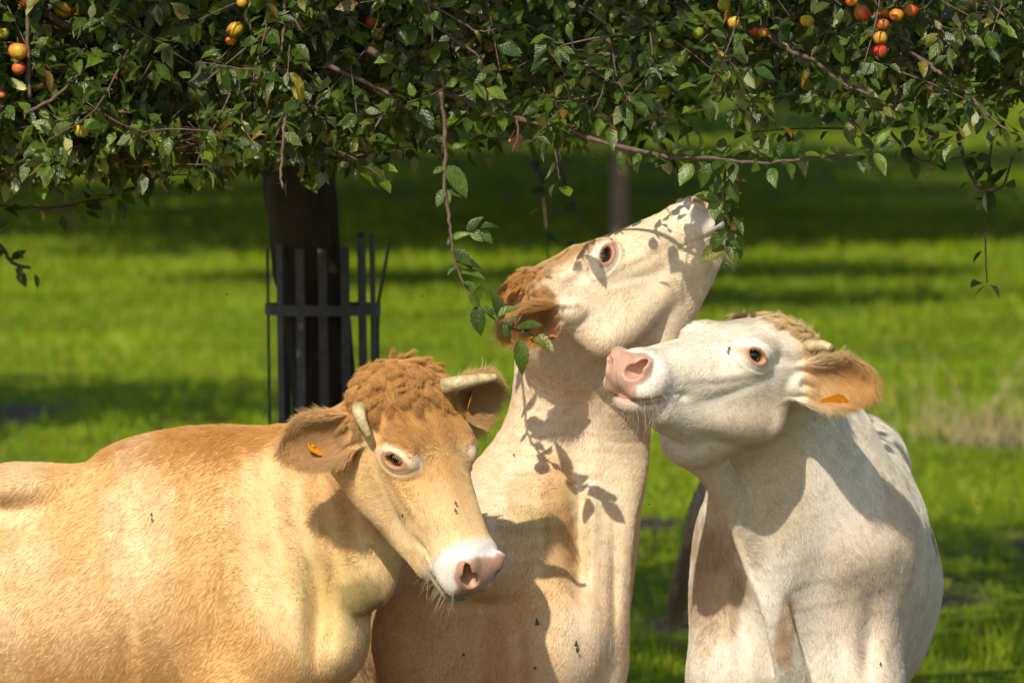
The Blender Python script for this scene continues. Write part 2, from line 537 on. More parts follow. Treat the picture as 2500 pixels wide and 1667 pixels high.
def build_cream():
    c = Cow(at(1285, 716, 14.30), (0.86, 0.24, 0.430), (-0.40, -0.02, 0.90), 0.97, lip=0.46)
    c.sweeps.append((Sweep(rows([(1325, 790, 14.38, .09, .11), (1385, 870, 14.5, .11, .155), (1405, 990, 14.58, .125, .175), (1385, 1150, 14.62, .155, .205),
                                 (1340, 1300, 14.60, .21, .245), (1270, 1430, 14.72, .28, .30), (1200, 1500, 15.0, .32, .345), (1130, 1520, 15.5, .34, .36), (1050, 1520, 15.95, .32, .34),
                                 (1000, 1480, 16.25, .24, .26)]), up=(-0.6, -0.2, 0.75), n=4), 0.10))
    S = lambda *a: at(*a)
    # throat skin stretched from the chin down to the neck and on into the dewlap
    c.sweeps.append((Sweep(rows([(1730, 610, 14.44, .040, .040), (1668, 700, 14.42, .070, .064), (1595, 810, 14.42, .085, .080), (1530, 930, 14.47, .08, .075), (1505, 1060, 14.54, .06, .075),
                                 (1488, 1180, 14.54, .055, .08), (1475, 1320, 14.5, .042, .07), (1465, 1450, 14.5, .045, .08), (1440, 1600, 14.55, .06, .10)]), up=(0.8, 0, 0.6), n=3), 0.09))
    c.balls += [(S(1170, 1330, 14.52), (.16, .15, .27), rot_cols((1, 0, -.2), (0, 1, 0)), .22),
                (S(1340, 1570, 14.40), (.14, .14, .18), None, .16),
                (S(1090, 1560, 14.52), (.19, .14, .20), None, .2),
                (S(1450, 1640, 14.52), (.075, .11, .18), None, .12)]
    c.dents += [(S(1412, 1290, 14.42), (.027, .14, .22), .036), (S(1315, 1255, 14.40), (.10, .15, .20), -.030), (S(1500, 1420, 14.44), (.014, .12, .12), .014), (S(1445, 1250, 14.40), (.02, .12, .12), -.012), (S(1200, 1470, 14.4), (.10, .10, .03), .012), (S(1270, 1620, 14.3), (.02, .1, .09), .012)]
    leg(c, S(1400, 1680, 14.65), S(1430, 2000, 14.6), (at(1430, 0, 14.6)[0], 14.6, 0.03), .105, .06, .042)
    leg(c, S(1080, 1680, 14.8), S(1080, 2000, 14.75), (at(1080, 0, 14.75)[0], 14.75, 0.03), .11, .06, .042)
    leg(c, S(1130, 1640, 16.0), S(1140, 2000, 16.1), (at(1140, 0, 16.05)[0], 16.05, 0.03), .14, .075, .045)
    leg(c, S(900, 1640, 16.0), S(890, 2000, 16.1), (at(890, 0, 16.05)[0], 16.05, 0.03), .14, .075, .045)
    def folds(P, d):                       # loose skin over the front of the neck
        a = P - S(1330, 1180, 14.4).astype(F4)
        w = np.exp(-((a[:, 0] / .13) ** 2 + (a[:, 2] / .22) ** 2))
        return d + 0.0008 * w * np.sin(np.sqrt((a[:, 0] + .05) ** 2 + (a[:, 2] - .35) ** 2) * 150 + 2.5 * noise(P, 6.0, 4))
    c.extra.append(folds)
    add_ear(c, (0.055, -0.085, 0.108), (-0.90, -0.22, -0.16), (0.15, -0.80, -0.55), L=.20, W=.064, droop=-0.5)
    add_ear(c, (0.050, -0.070, -0.108), (-0.55, 0.80, 0.05), (-0.8, -0.4, -0.3), L=.17, W=.05)
    return c, ((-0.65, 0.62), (13.9, 16.7), (0.0, 2.12)), ((at(1180, 0, 14.2)[0], 14.02, at(0, 1000, 14.2)[2]), (at(1815, 0, 14.4)[0], 14.72, at(0, 440, 14.4)[2]))


def build_white():
    el = nrm((-0.74, -0.62, -0.105))
    en = np.array((-0.14, -0.11, 0.98)); en = nrm(en - el * (en @ el)); es = np.cross(el, en)
    en = nrm(en - 0.16 * es)
    c = Cow(at(1905, 822, 14.22), el, en, 0.985, lip=0.2)
    S = lambda *a: at(*a)
    c.sweeps.append((Sweep(rows([(1890, 900, 14.30, .10, .11), (1895, 1010, 14.38, .145, .155), (1925, 1150, 14.48, .190, .20), (1965, 1290, 14.62, .235, .26),
                                 (1988, 1390, 14.82, .280, .32), (1995, 1420, 15.1, .310, .365), (1998, 1440, 15.5, .325, .375), (1985, 1440, 16.0, .325, .355),
                                 (1960, 1390, 16.4, .25, .26), (1950, 1350, 16.6, .15, .16)]), up=(0.15, -0.35, 0.9), n=4), 0.12))
    c.sweeps.append((Sweep(rows([(1660, 1050, 14.10, .035, .04), (1740, 1140, 14.22, .045, .05), (1800, 1250, 14.32, .035, .05), (1845, 1380, 14.37, .026, .05), (1895, 1500, 14.40, .024, .05), (1925, 1620, 14.46, .030, .05), (1940, 1720, 14.55, .04, .05)]), up=(-.6, -.8, 0.1), n=3), 0.09))
    c.balls += [(S(2090, 1310, 14.72), (.15, .14, .28), rot_cols((1, 0, .25), (0, 1, 0)), .24),
                (S(1800, 1390, 14.70), (.09, .14, .22), None, .2),
                (S(2060, 1560, 14.64), (.13, .12, .15), None, .18),
                (S(1800, 1590, 14.64), (.09, .11, .15), None, .16),
                (S(2095, 1110, 15.0), (.11, .25, .10), None, .2),
                (S(2010, 1090, 14.60), (.11, .14, .15), None, .16),
                (S(1720, 1075, 14.14), (.10, .08, .06), None, .08)]
    c.dents += [(S(1990, 1440, 14.40), (.05, .12, .13), .018), (S(1940, 1150, 14.25), (.03, .1, .10), .006), (S(2000, 1630, 14.4), (.025, .1, .08), .03), (S(2125, 1585, 14.48), (.026, .1, .09), .034), (S(1812, 1540, 14.45), (.024, .12, .12), .030), (S(1850, 1560, 14.4), (.02, .1, .1), .010)]
    leg(c, S(2100, 1680, 14.65), S(2110, 2000, 14.6), (at(2110, 0, 14.6)[0], 14.6, 0.03), .10, .06, .042)
    leg(c, S(1780, 1680, 14.7), S(1780, 2000, 14.65), (at(1780, 0, 14.65)[0], 14.65, 0.03), .09, .06, .042)
    leg(c, S(2100, 1600, 16.2), S(2110, 2000, 16.4), (at(2110, 0, 16.3)[0], 16.3, 0.03), .14, .075, .045)
    leg(c, S(1850, 1600, 16.2), S(1840, 2000, 16.4), (at(1840, 0, 16.3)[0], 16.3, 0.03), .14, .075, .045)
    add_ear(c, (0.060, -0.092, -0.108), (0.93, -0.20, 0.03), (-0.12, -0.97, -0.05), L=.215, W=.070, droop=0.6)
    add_ear(c, (0.045, -0.050, 0.112), (0.15, 0.95, 0.10), (-0.7, 0.1, -0.6), L=.18, W=.05)
    return c, ((0.17, 1.25), (13.6, 17.1), (0.0, 1.85)), ((at(1470, 0, 14.0)[0], 13.68, at(0, 1130, 14.0)[2]), (at(2180, 0, 14.2)[0], 14.50, at(0, 740, 14.0)[2]))

# ------------------------------------------------------------------ materials
def new_mat(name):
    m = bpy.data.materials.new(name); m.use_nodes = True
    return m, m.node_tree, m.node_tree.nodes['Principled BSDF']


def nd(nt, kind, **kw):
    n = nt.nodes.new(kind)
    for k, v in kw.items(): setattr(n, k, v)
    return n


def ramp(nt, fac, stops):
    r = nd(nt, 'ShaderNodeValToRGB')
    while len(r.color_ramp.elements) < len(stops): r.color_ramp.elements.new(0.5)
    for e, (p, c) in zip(r.color_ramp.elements, stops):
        e.position = p; e.color = (*c, 1) if len(c) == 3 else c
    nt.links.new(fac, r.inputs[0])
    return r


def noise_node(nt, scale, detail=4.0, rough=0.55, coord=None, stretch=None):
    n = nd(nt, 'ShaderNodeTexNoise')
    n.inputs['Scale'].default_value = scale; n.inputs['Detail'].default_value = detail; n.inputs['Roughness'].default_value = rough
    if coord is None:
        tc = nd(nt, 'ShaderNodeTexCoord'); coord = tc.outputs['Object']
    if stretch:
        mp = nd(nt, 'ShaderNodeMapping'); mp.inputs['Scale'].default_value = stretch
        nt.links.new(coord, mp.inputs[0]); coord = mp.outputs[0]
    nt.links.new(coord, n.inputs['Vector'])
    return n


def mix_mul(nt, a, fac_node, lo, hi):
    """colour a times a value that swings lo..hi with the noise"""
    mr = nd(nt, 'ShaderNodeMapRange')
    mr.inputs['From Min'].default_value = 0.3; mr.inputs['From Max'].default_value = 0.7
    mr.inputs['To Min'].default_value = lo; mr.inputs['To Max'].default_value = hi
    nt.links.new(fac_node, mr.inputs['Value'])
    v = nd(nt, 'ShaderNodeVectorMath', operation='SCALE')
    nt.links.new(a, v.inputs[0]); nt.links.new(mr.outputs[0], v.inputs['Scale'])
    return v.outputs[0]


def simple_mat(name, rgb, rough=0.6, spec=0.5, var=0.15, scale=40.0, bump=0.0, bscale=200.0, metal=0.0, stretch=None):
    m, nt, b = new_mat(name)
    n = noise_node(nt, scale, stretch=stretch)
    c = nd(nt, 'ShaderNodeRGB'); c.outputs[0].default_value = (*rgb, 1)
    nt.links.new(mix_mul(nt, c.outputs[0], n.outputs['Fac'], 1 - var, 1 + var), b.inputs['Base Color'])
    b.inputs['Roughness'].default_value = rough
    b.inputs['Specular IOR Level'].default_value = spec
    b.inputs['Metallic'].default_value = metal
    if bump:
        n2 = noise_node(nt, bscale, stretch=stretch)
        bp = nd(nt, 'ShaderNodeBump'); bp.inputs['Strength'].default_value = bump; bp.inputs['Distance'].default_value = 0.01
        nt.links.new(n2.outputs['Fac'], bp.inputs['Height']); nt.links.new(bp.outputs[0], b.inputs['Normal'])
    return m


def hide_mat():
    m, nt, b = new_mat('cow_hide')
    a = nd(nt, 'ShaderNodeAttribute', attribute_name='coat')
    w = nd(nt, 'ShaderNodeAttribute', attribute_name='wet')
    n = noise_node(nt, 160.0, 3.0)
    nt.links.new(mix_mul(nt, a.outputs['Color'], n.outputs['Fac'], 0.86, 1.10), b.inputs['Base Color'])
    mr = nd(nt, 'ShaderNodeMapRange'); mr.inputs['To Min'].default_value = 0.75; mr.inputs['To Max'].default_value = 0.28
    nt.links.new(w.outputs['Fac'], mr.inputs['Value']); nt.links.new(mr.outputs[0], b.inputs['Roughness'])
    b.inputs['Specular IOR Level'].default_value = 0.35
    v = nd(nt, 'ShaderNodeTexVoronoi'); v.inputs['Scale'].default_value = 420.0
    tc = nd(nt, 'ShaderNodeTexCoord'); nt.links.new(tc.outputs['Object'], v.inputs['Vector'])
    bp = nd(nt, 'ShaderNodeBump'); bp.inputs['Distance'].default_value = 0.0015
    wm = nd(nt, 'ShaderNodeMath', operation='MULTIPLY'); wm.inputs[1].default_value = 0.4; nt.links.new(w.outputs['Fac'], wm.inputs[0]); nt.links.new(wm.outputs[0], bp.inputs['Strength'])
    nt.links.new(v.outputs['Distance'], bp.inputs['Height']); nt.links.new(bp.outputs[0], b.inputs['Normal'])
    return m


def fur_mat(name='cow_fur'):
    m, nt, b = new_mat(name)
    a = nd(nt, 'ShaderNodeAttribute', attribute_name='coat')
    h = nd(nt, 'ShaderNodeHairInfo')
    mr = nd(nt, 'ShaderNodeMapRange'); mr.inputs['To Min'].default_value = 0.88; mr.inputs['To Max'].default_value = 1.12
    nt.links.new(h.outputs['Random'], mr.inputs['Value'])
    v = nd(nt, 'ShaderNodeVectorMath', operation='SCALE')
    nt.links.new(a.outputs['Color'], v.inputs[0]); nt.links.new(mr.outputs[0], v.inputs['Scale'])
    nt.links.new(v.outputs[0], b.inputs['Base Color'])
    b.inputs['Roughness'].default_value = 0.6
    b.inputs['Specular IOR Level'].default_value = 0.35
    tr = nd(nt, 'ShaderNodeBsdfTranslucent'); nt.links.new(v.outputs[0], tr.inputs['Color'])
    mx = nd(nt, 'ShaderNodeMixShader'); mx.inputs[0].default_value = 0.25
    nt.links.new(b.outputs[0], mx.inputs[1]); nt.links.new(tr.outputs[0], mx.inputs[2])
    nt.links.new(mx.outputs[0], nt.nodes['Material Output'].inputs['Surface'])
    return m


HIDE, FUR = hide_mat(), fur_mat()
LASH = simple_mat('eyelash', (0.55, 0.42, 0.25), 0.6)


def eye_mat():
    m, nt, b = new_mat('cow_eye')
    tc = nd(nt, 'ShaderNodeTexCoord')
    mp = nd(nt, 'ShaderNodeMapping'); nt.links.new(tc.outputs['Object'], mp.inputs[0])
    sp = nd(nt, 'ShaderNodeSeparateXYZ'); nt.links.new(mp.outputs[0], sp.inputs[0])
    r = ramp(nt, sp.outputs['Z'], [(0.0, (0.42, 0.30, 0.26)), (0.50, (0.30, 0.17, 0.13)), (0.56, (0.030, 0.016, 0.010)), (0.82, (0.012, 0.007, 0.006)), (0.90, (0.002, 0.002, 0.003))])
    mr = nd(nt, 'ShaderNodeMapRange'); mr.inputs['From Min'].default_value = 0.0; mr.inputs['From Max'].default_value = EYE_R * 0.97
    nt.links.new(sp.outputs['Z'], mr.inputs['Value']); nt.links.new(mr.outputs[0], r.inputs[0])
    nt.links.new(r.outputs[0], b.inputs['Base Color'])
    b.inputs['Roughness'].default_value = 0.06
    b.inputs['Coat Weight'].default_value = 1.0
    b.inputs['Coat Roughness'].default_value = 0.02
    return m


EYE_MAT = eye_mat()
HORN, nt, b = new_mat('horn')
a = nd(nt, 'ShaderNodeAttribute', attribute_name='skin')
nt.links.new(mix_mul(nt, a.outputs['Color'], noise_node(nt, 70.0, 5.0).outputs['Fac'], 0.7, 1.25), b.inputs['Base Color'])
b.inputs['Roughness'].default_value = 0.42
bp = nd(nt, 'ShaderNodeBump'); bp.inputs['Strength'].default_value = 0.4; bp.inputs['Distance'].default_value = 0.004
nt.links.new(noise_node(nt, 120.0).outputs['Fac'], bp.inputs['Height']); nt.links.new(bp.outputs[0], b.inputs['Normal'])
TAG = simple_mat('tag_plastic', (0.62, 0.235, 0.012), 0.4, 0.5, 0.08, 60.0)
INK = simple_mat('tag_ink', (0.02, 0.015, 0.012), 0.5)


# ------------------------------------------------------------------ coats: colour over the hide
def lerp3(c, m, rgb):
    return c + (np.asarray(rgb, F4)[None] - c) * m[:, None]


def regions(c, P):
    """masks on a cow's head: nose pad, lips, lids, the ring round the eye, ears"""
    q = c.loc(P); Q = mirror(q)
    lw = q[:, 0] + c.lip * (np.maximum(q[:, 1], -0.085) + 0.05) * sstep(0.38, 0.52, q[:, 0])
    E = (Q - EYE.astype(F4)) @ EYE_ROT.astype(F4)
    near = sstep(0.055, 0.035, np.abs(E[:, 2]))
    ex = E[:, 0] / 0.0225; ey = E[:, 1] / np.where(E[:, 1] > 0, 0.0138, 0.0150)
    al = np.sqrt(ex * ex + ey * ey)
    inner = np.exp(-(((E[:, 0] - 0.038) / 0.016) ** 2 + ((E[:, 1] + 0.008) / 0.010) ** 2)) * near      # tear corner
    lids = np.maximum(sstep(1.85, 1.50, al + 0.25 * sstep(0, 0.012, E[:, 1]) + 0.14 * noise(P, 120, 5)) * near, inner * 0.9)
    ring = sstep(2.8, 2.0, al + 0.3 * noise(P, 40, 6)) * near
    jag = 0.006 * noise(P, 90, 7)
    muz = sstep(0.425, 0.475, lw + 1.2 * jag + 0.25 * np.maximum(np.abs(q[:, 2]) - 0.05, 0)) * sstep(0.50, 0.40, vlen(P - c.hc.astype(F4))) * sstep(0.62, 0.60, lw) * sstep(-0.17, -0.15, q[:, 1]) * sstep(0.13, 0.11, np.abs(q[:, 2]))
    pad = sstep(0.508, 0.522, lw - 0.75 * np.maximum(np.abs(q[:, 2]) - 0.036, 0) + jag + 0.25 * np.maximum(-q[:, 1] - 0.055, 0)) * sstep(-0.092, -0.080, q[:, 1] + jag)
    pad = pad * (muz > 0)
    pad = np.maximum(pad, sstep(0.043, 0.034, vlen((np.stack([lw, Q[:, 1], Q[:, 2]], 1) - np.array((0.540, 0.000, 0.049), F4)) * np.array((0.8, 1, 1), F4)) + jag))
    lip = sstep(0.43, 0.47, lw) * (muz > 0) * sstep(0.016, 0.005, np.abs(q[:, 1] + 0.090 - 1.6 * q[:, 2] ** 2))
    chin = sstep(0.44, 0.48, lw) * (muz > 0) * sstep(-0.088, -0.10, q[:, 1])
    head = sstep(0.62, 0.50, vlen(P - c.hc.astype(F4))) * sstep(-0.10, -0.02, q[:, 0])
    poll = sstep(0.075, 0.035, q[:, 0] + 0.015 * noise(P, 30, 8)) * sstep(-0.085, -0.045, q[:, 1]) * sstep(0.20, 0.15, np.abs(q[:, 2])) * sstep(-0.10, -0.06, q[:, 0])
    ear = np.zeros(len(P), F4); inear = np.zeros(len(P), F4); eu = np.zeros(len(P), F4); rim = np.zeros(len(P), F4)
    for e, k in c.ears:
        ql = e.local(q)
        u = ql[:, 0] / e.L
        uc = np.clip(u, 0, 1)
        zs = e.curl * (1.35 - 0.75 * uc) * ql[:, 1] ** 2 - 0.010
        m = sstep(0.10, 0.25, u) * sstep(1.15, 1.05, u) * sstep(0.11, 0.09, np.abs(ql[:, 1])) * sstep(0.045, 0.03, np.abs(ql[:, 2] - zs))
        ear = np.maximum(ear, m)
        w = e.W * (0.50 + 1.55 * uc - 1.35 * uc * uc)
        edge = np.abs(ql[:, 1]) / np.maximum(w, 1e-3)
        inear = np.maximum(inear, m * sstep(-0.002, 0.002, ql[:, 2] - zs) * sstep(1.0, 0.8, edge))
        rim = np.maximum(rim, m * np.maximum(sstep(0.75, 0.95, edge), sstep(0.85, 0.97, u)))
        eu = np.where(m > 0.3, u, eu)
    return dict(q=q, Q=Q, lids=lids, ring=ring, pad=pad, lip=lip, chin=chin, muz=muz, head=head, poll=poll, ear=ear, inear=inear, eu=eu, rim=rim, al=al, tear=inner, lw=lw)


def blot(P, c, r, seed=0, rag=0.35, f=18):
    """a ragged patch round c"""
    q = (P - np.asarray(c, F4)) / np.asarray(r, F4)
    return sstep(1.15, 0.75, vlen(q) + rag * noise(P, f, seed) + 0.5 * rag * noise(P, f * 3, seed + 1))


def coat_tan(c, P):
    R = regions(c, P); q = R['q']
    n1 = noise(P, 3.0, 11); n2 = noise(P, 9.0, 12); n3 = noise(P, (30, 30, 8), 13)
    C = np.tile(np.array((0.71, 0.45, 0.19), F4), (len(P), 1))
    C = lerp3(C, np.clip(0.45 * n1 + 0.35 * n2 + 0.20, 0, 0.8), (0.78, 0.590, 0.34))
    C = lerp3(C, np.clip(-0.5 * n1 + 0.3 * n3, 0, 0.5), (0.60, 0.335, 0.105))
    top = sstep(at(0, 1230, 14)[2], at(0, 1080, 14)[2], P[:, 2]) * sstep(0.0, -0.2, P[:, 0] - at(900, 0, 14)[0]) * sstep(at(60, 0, 14)[0], at(300, 0, 14)[0], P[:, 0])
    C = lerp3(C, 0.70 * top * (1 - R['head']), (0.64, 0.345, 0.10))
    C = lerp3(C, 0.8 * sstep(at(160, 0, 14)[0], at(60, 0, 14)[0], P[:, 0]) * sstep(0.3, -0.2, n2), (0.78, 0.60, 0.36))
    C = lerp3(C, 0.7 * blot(P, at(330, 1260, 13.9), (.09, .5, .20), 14), (0.78, 0.60, 0.36))
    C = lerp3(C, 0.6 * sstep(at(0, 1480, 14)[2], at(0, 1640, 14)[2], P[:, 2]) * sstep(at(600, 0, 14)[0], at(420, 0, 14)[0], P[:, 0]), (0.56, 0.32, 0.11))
    C = lerp3(C, 0.8 * blot(P, at(780, 1470, 13.9), (.05, .4, .12), 15), (0.46, 0.25, 0.085))  # shade of the shoulder crease, painted into the coat
    # face
    h = R['head']
    lowface = sstep(0.20, 0.42, q[:, 0]) * 0.55 + sstep(0.0, -0.08, q[:, 1]) * 0.5
    C = lerp3(C, h * np.clip(lowface, 0, 0.8), (0.78, 0.60, 0.34))
    C = lerp3(C, h * sstep(0.28, 0.10, q[:, 0]) * sstep(-0.02, 0.02, q[:, 1]) * 0.8, (0.60, 0.325, 0.10))
    C = lerp3(C, h * sstep(0.35, 0.05, np.abs(q[:, 2]) / 0.12) * sstep(0.42, 0.30, q[:, 0]) * 0.5, (0.58, 0.32, 0.105))
    C = lerp3(C, R['poll'], (0.74, 0.43, 0.155))
    C = lerp3(C, 0.65 * R['ring'], (0.79, 0.70, 0.56))
    C = lerp3(C, R['muz'] * 0.92, (0.80, 0.77, 0.72))
    C = lerp3(C, 0.85 * R['ear'], (0.72, 0.46, 0.205))
    C = lerp3(C, R['inear'], (0.60, 0.37, 0.17))
    C = lerp3(C, 0.8 * R['rim'], (0.70, 0.47, 0.22))
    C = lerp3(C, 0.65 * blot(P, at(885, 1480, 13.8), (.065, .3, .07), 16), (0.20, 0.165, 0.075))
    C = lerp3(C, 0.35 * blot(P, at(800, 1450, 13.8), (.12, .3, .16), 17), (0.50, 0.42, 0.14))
    C = lerp3(C, R['chin'] * 0.7, (0.45, 0.42, 0.22))
    C = lerp3(C, R['pad'], (0.50, 0.285, 0.205))
    C = lerp3(C, R['lip'] * 0.8, (0.16, 0.12, 0.06))
    C = lerp3(C, R['lids'], (0.50, 0.25, 0.115))
    return C, R


def coat_cream(c, P):
    R = regions(c, P); q = R['q']
    n1 = noise(P, 3.5, 21); n2 = noise(P, 11.0, 22)
    C = np.tile(np.array((0.80, 0.63, 0.44), F4), (len(P), 1))
    C = lerp3(C, np.clip(0.4 * n1 + 0.3 * n2 + 0.2, 0, 0.7), (0.82, 0.71, 0.55))
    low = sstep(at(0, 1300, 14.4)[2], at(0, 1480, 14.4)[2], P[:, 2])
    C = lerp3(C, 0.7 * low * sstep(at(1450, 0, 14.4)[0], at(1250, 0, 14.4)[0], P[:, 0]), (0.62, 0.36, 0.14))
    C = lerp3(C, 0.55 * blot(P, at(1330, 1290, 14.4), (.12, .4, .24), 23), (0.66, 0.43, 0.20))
    C = lerp3(C, 0.65 * blot(P, at(1365, 1300, 14.4), (.045, .4, .17), 25), (0.58, 0.36, 0.155))  # tan patch; the shaded side of the neck bulge is painted in with it
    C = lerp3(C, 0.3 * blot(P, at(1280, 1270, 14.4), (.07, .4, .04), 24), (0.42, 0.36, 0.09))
    h = R['head']
    C = lerp3(C, h * 0.75, (0.82, 0.70, 0.53))
    C = lerp3(C, h * sstep(0.32, 0.08, q[:, 0]) * sstep(0.015, 0.05, q[:, 1]) * 0.7, (0.64, 0.39, 0.155))
    C = lerp3(C, h * sstep(0.03, 0.05, q[:, 1]) * sstep(0.46, 0.3, q[:, 0]) * 0.5, (0.70, 0.47, 0.21))
    C = lerp3(C, R['poll'] * sstep(0.115, 0.08, np.abs(q[:, 2])) * sstep(0.05, 0.03, q[:, 0]), (0.66, 0.36, 0.11))
    C = lerp3(C, 0.6 * R['ring'], (0.80, 0.74, 0.66))
    C = lerp3(C, R['muz'] * 0.85, (0.80, 0.72, 0.64))
    C = lerp3(C, 0.95 * R['ear'], (0.62, 0.35, 0.12))
    C = lerp3(C, R['inear'] * 0.9, (0.56, 0.30, 0.10))
    C = lerp3(C, 0.7 * R['rim'], (0.70, 0.45, 0.19))
    C = lerp3(C, R['pad'] * 0.8, (0.66, 0.40, 0.31))
    C = lerp3(C, R['lip'] * 0.5, (0.50, 0.28, 0.2))
    C = lerp3(C, R['lids'], (0.46, 0.23, 0.15))
    return C, R


def coat_white(c, P):
    R = regions(c, P); q = R['q']
    n1 = noise(P, 4.0, 31); n2 = noise(P, 12.0, 32); n3 = noise(P, (28, 28, 7), 33)
    C = np.tile(np.array((0.84, 0.785, 0.685), F4), (len(P), 1))
    C = lerp3(C, np.clip(0.25 * n1 + 0.3 * n3, 0, 0.35), (0.78, 0.64, 0.48))
    C = lerp3(C, np.clip(-0.4 * n2, 0, 0.5), (0.82, 0.78, 0.70))
    C = lerp3(C, 0.25 * blot(P, at(2120, 1400, 14.6), (.14, .5, .26), 34, .3, 10), (0.70, 0.49, 0.30))
    C = lerp3(C, 0.5 * blot(P, at(1745, 1440, 14.5), (.09, .5, .14), 35, .5, 14), (0.60, 0.37, 0.16))
    C = lerp3(C, 0.6 * blot(P, at(1917, 1560, 14.4), (.03, .4, .09), 36), (0.58, 0.34, 0.12))
    C = lerp3(C, 0.75 * blot(P, at(2262, 1260, 15.2), (.035, .4, .11), 37), (0.33, 0.27, 0.14))
    C = lerp3(C, 0.4 * blot(P, at(1740, 1330, 14.5), (.07, .4, .07), 38), (0.50, 0.36, 0.22))  # branch shade on the flank, painted into the coat
    h = R['head']
    C = lerp3(C, h * 0.8, (0.82, 0.755, 0.645))
    C = lerp3(C, h * 0.5 * sstep(-0.06, -0.14, q[:, 1]) * sstep(0.35, 0.2, q[:, 0]), (0.70, 0.55, 0.34))
    C = lerp3(C, R['poll'] * 0.9, (0.80, 0.57, 0.29))
    C = lerp3(C, R['ring'] * 0.6, (0.80, 0.74, 0.67))
    C = lerp3(C, R['muz'] * 0.7, (0.82, 0.74, 0.68))
    C = lerp3(C, 0.9 * R['ear'], (0.68, 0.44, 0.20))
    C = lerp3(C, R['inear'] * sstep(0.3, 0.7, R['eu']), (0.64, 0.37, 0.14))
    C = lerp3(C, 0.8 * R['rim'] * sstep(0.7, 0.3, R['eu']), (0.80, 0.66, 0.44))
    C = lerp3(C, R['chin'] * 0.35 * sstep(-0.2, 0.3, n2 + noise(P, 40, 39)), (0.56, 0.32, 0.22))
    C = lerp3(C, R['pad'], (0.56, 0.34, 0.25))
    C = lerp3(C, R['lip'] * 0.6, (0.42, 0.25, 0.17))
    C = lerp3(C, R['lids'], (0.54, 0.29, 0.16))
    return C, R


# ------------------------------------------------------------------ fur: strands rooted on the hide
def hair_object(name, parent, pts, col_rgb, root_r, mat, tip=0.25):
    """pts (n, k, 3) strand points"""
    n, k = pts.shape[:2]
    hc = bpy.data.hair_curves.new(name)
    hc.add_curves([k] * n)
    hc.attributes['position'].data.foreach_set('vector', np.ascontiguousarray(pts, dtype=F4).ravel())
    ra = hc.attributes.get('radius') or hc.attributes.new('radius', 'FLOAT', 'POINT')
    prof = np.linspace(1.0, tip, k) ** 0.8
    ra.data.foreach_set('value', (np.broadcast_to(np.asarray(root_r, F4).reshape(-1, 1), (n, 1)) * prof[None]).astype(F4).ravel())
    ca = hc.attributes.new('coat', 'FLOAT_COLOR', 'CURVE')
    c4 = np.ones((n, 4), F4); c4[:, :3] = col_rgb
    ca.data.foreach_set('color', c4.ravel())
    hc.materials.append(mat)
    o = bpy.data.objects.new(name, hc); col.objects.link(o)
    o.parent = parent
    return o


def sample_faces(V, F, N, density, rng):
    """random roots on quads; density per face in strands per square metre"""
    a, b, c, d = (V[F[:, i]] for i in range(4))
    ar = 0.5 * (np.linalg.norm(np.cross(b - a, c - a), axis=1) + np.linalg.norm(np.cross(c - a, d - a), axis=1))
    ex = ar * density
    cnt = np.floor(ex + rng.random(len(ex))).astype(int)
    fi = np.repeat(np.arange(len(F)), cnt)
    u, v = rng.random(len(fi)).astype(F4), rng.random(len(fi)).astype(F4)
    w = np.stack([(1 - u) * (1 - v), u * (1 - v), u * v, (1 - u) * v], 1)
    return fi, w


def interp(A, F, fi, w):
    return (A[F[fi]] * (w[..., None] if A.ndim > 1 else w)).sum(1)


def grow_coat(c, obj, V, F, Nn, C, R, flow, length, dens, rng, thick=0.00040):
    """flow, length, dens are per vertex"""
    fd = dens[F].mean(1)
    fi, w = sample_faces(V, F, Nn, fd, rng)
    P = interp(V, F, fi, w); N = interp(Nn, F, fi, w); N /= np.maximum(vlen(N), 1e-6)[:, None]
    D = interp(flow, F, fi, w); L = interp(length, F, fi, w); K = interp(C, F, fi, w)
    jit = np.stack([noise(P, 22.0, 50 + k) for k in range(3)], 1) * 0.38 + np.stack([noise(P, 70.0, 60 + k) for k in range(3)], 1) * 0.26
    jit += rng.normal(0, 0.13, P.shape).astype(F4)
    D = D + jit
    D = D - N * (D * N).sum(1)[:, None]
    D /= np.maximum(vlen(D), 1e-4)[:, None]
    lift = 0.24 + 0.09 * noise(P, 45.0, 70) + rng.normal(0, 0.10, len(P))
    lift = np.clip(lift + np.clip((L - 0.018) * 10, 0, 0.22), 0.08, 1.1).astype(F4)
    L = L * rng.uniform(0.7, 1.15, len(P)).astype(F4)
    k = 4
    t = np.linspace(0, 1, k)[None, :, None]
    out = D[:, None, :] * (t ** 1.15) + N[:, None, :] * (lift[:, None, None] * (t - 0.55 * t * t))
    pts = P[:, None, :] - N[:, None, :] * 0.001 + out * L[:, None, None]
    K = K * (1 + 0.10 * noise(P, 60.0, 80))[:, None]
    return hair_object('coat', obj, pts, np.clip(K, 0.005, 0.86), np.full(len(P), thick) * rng.uniform(0.7, 1.3, len(P)), FUR)


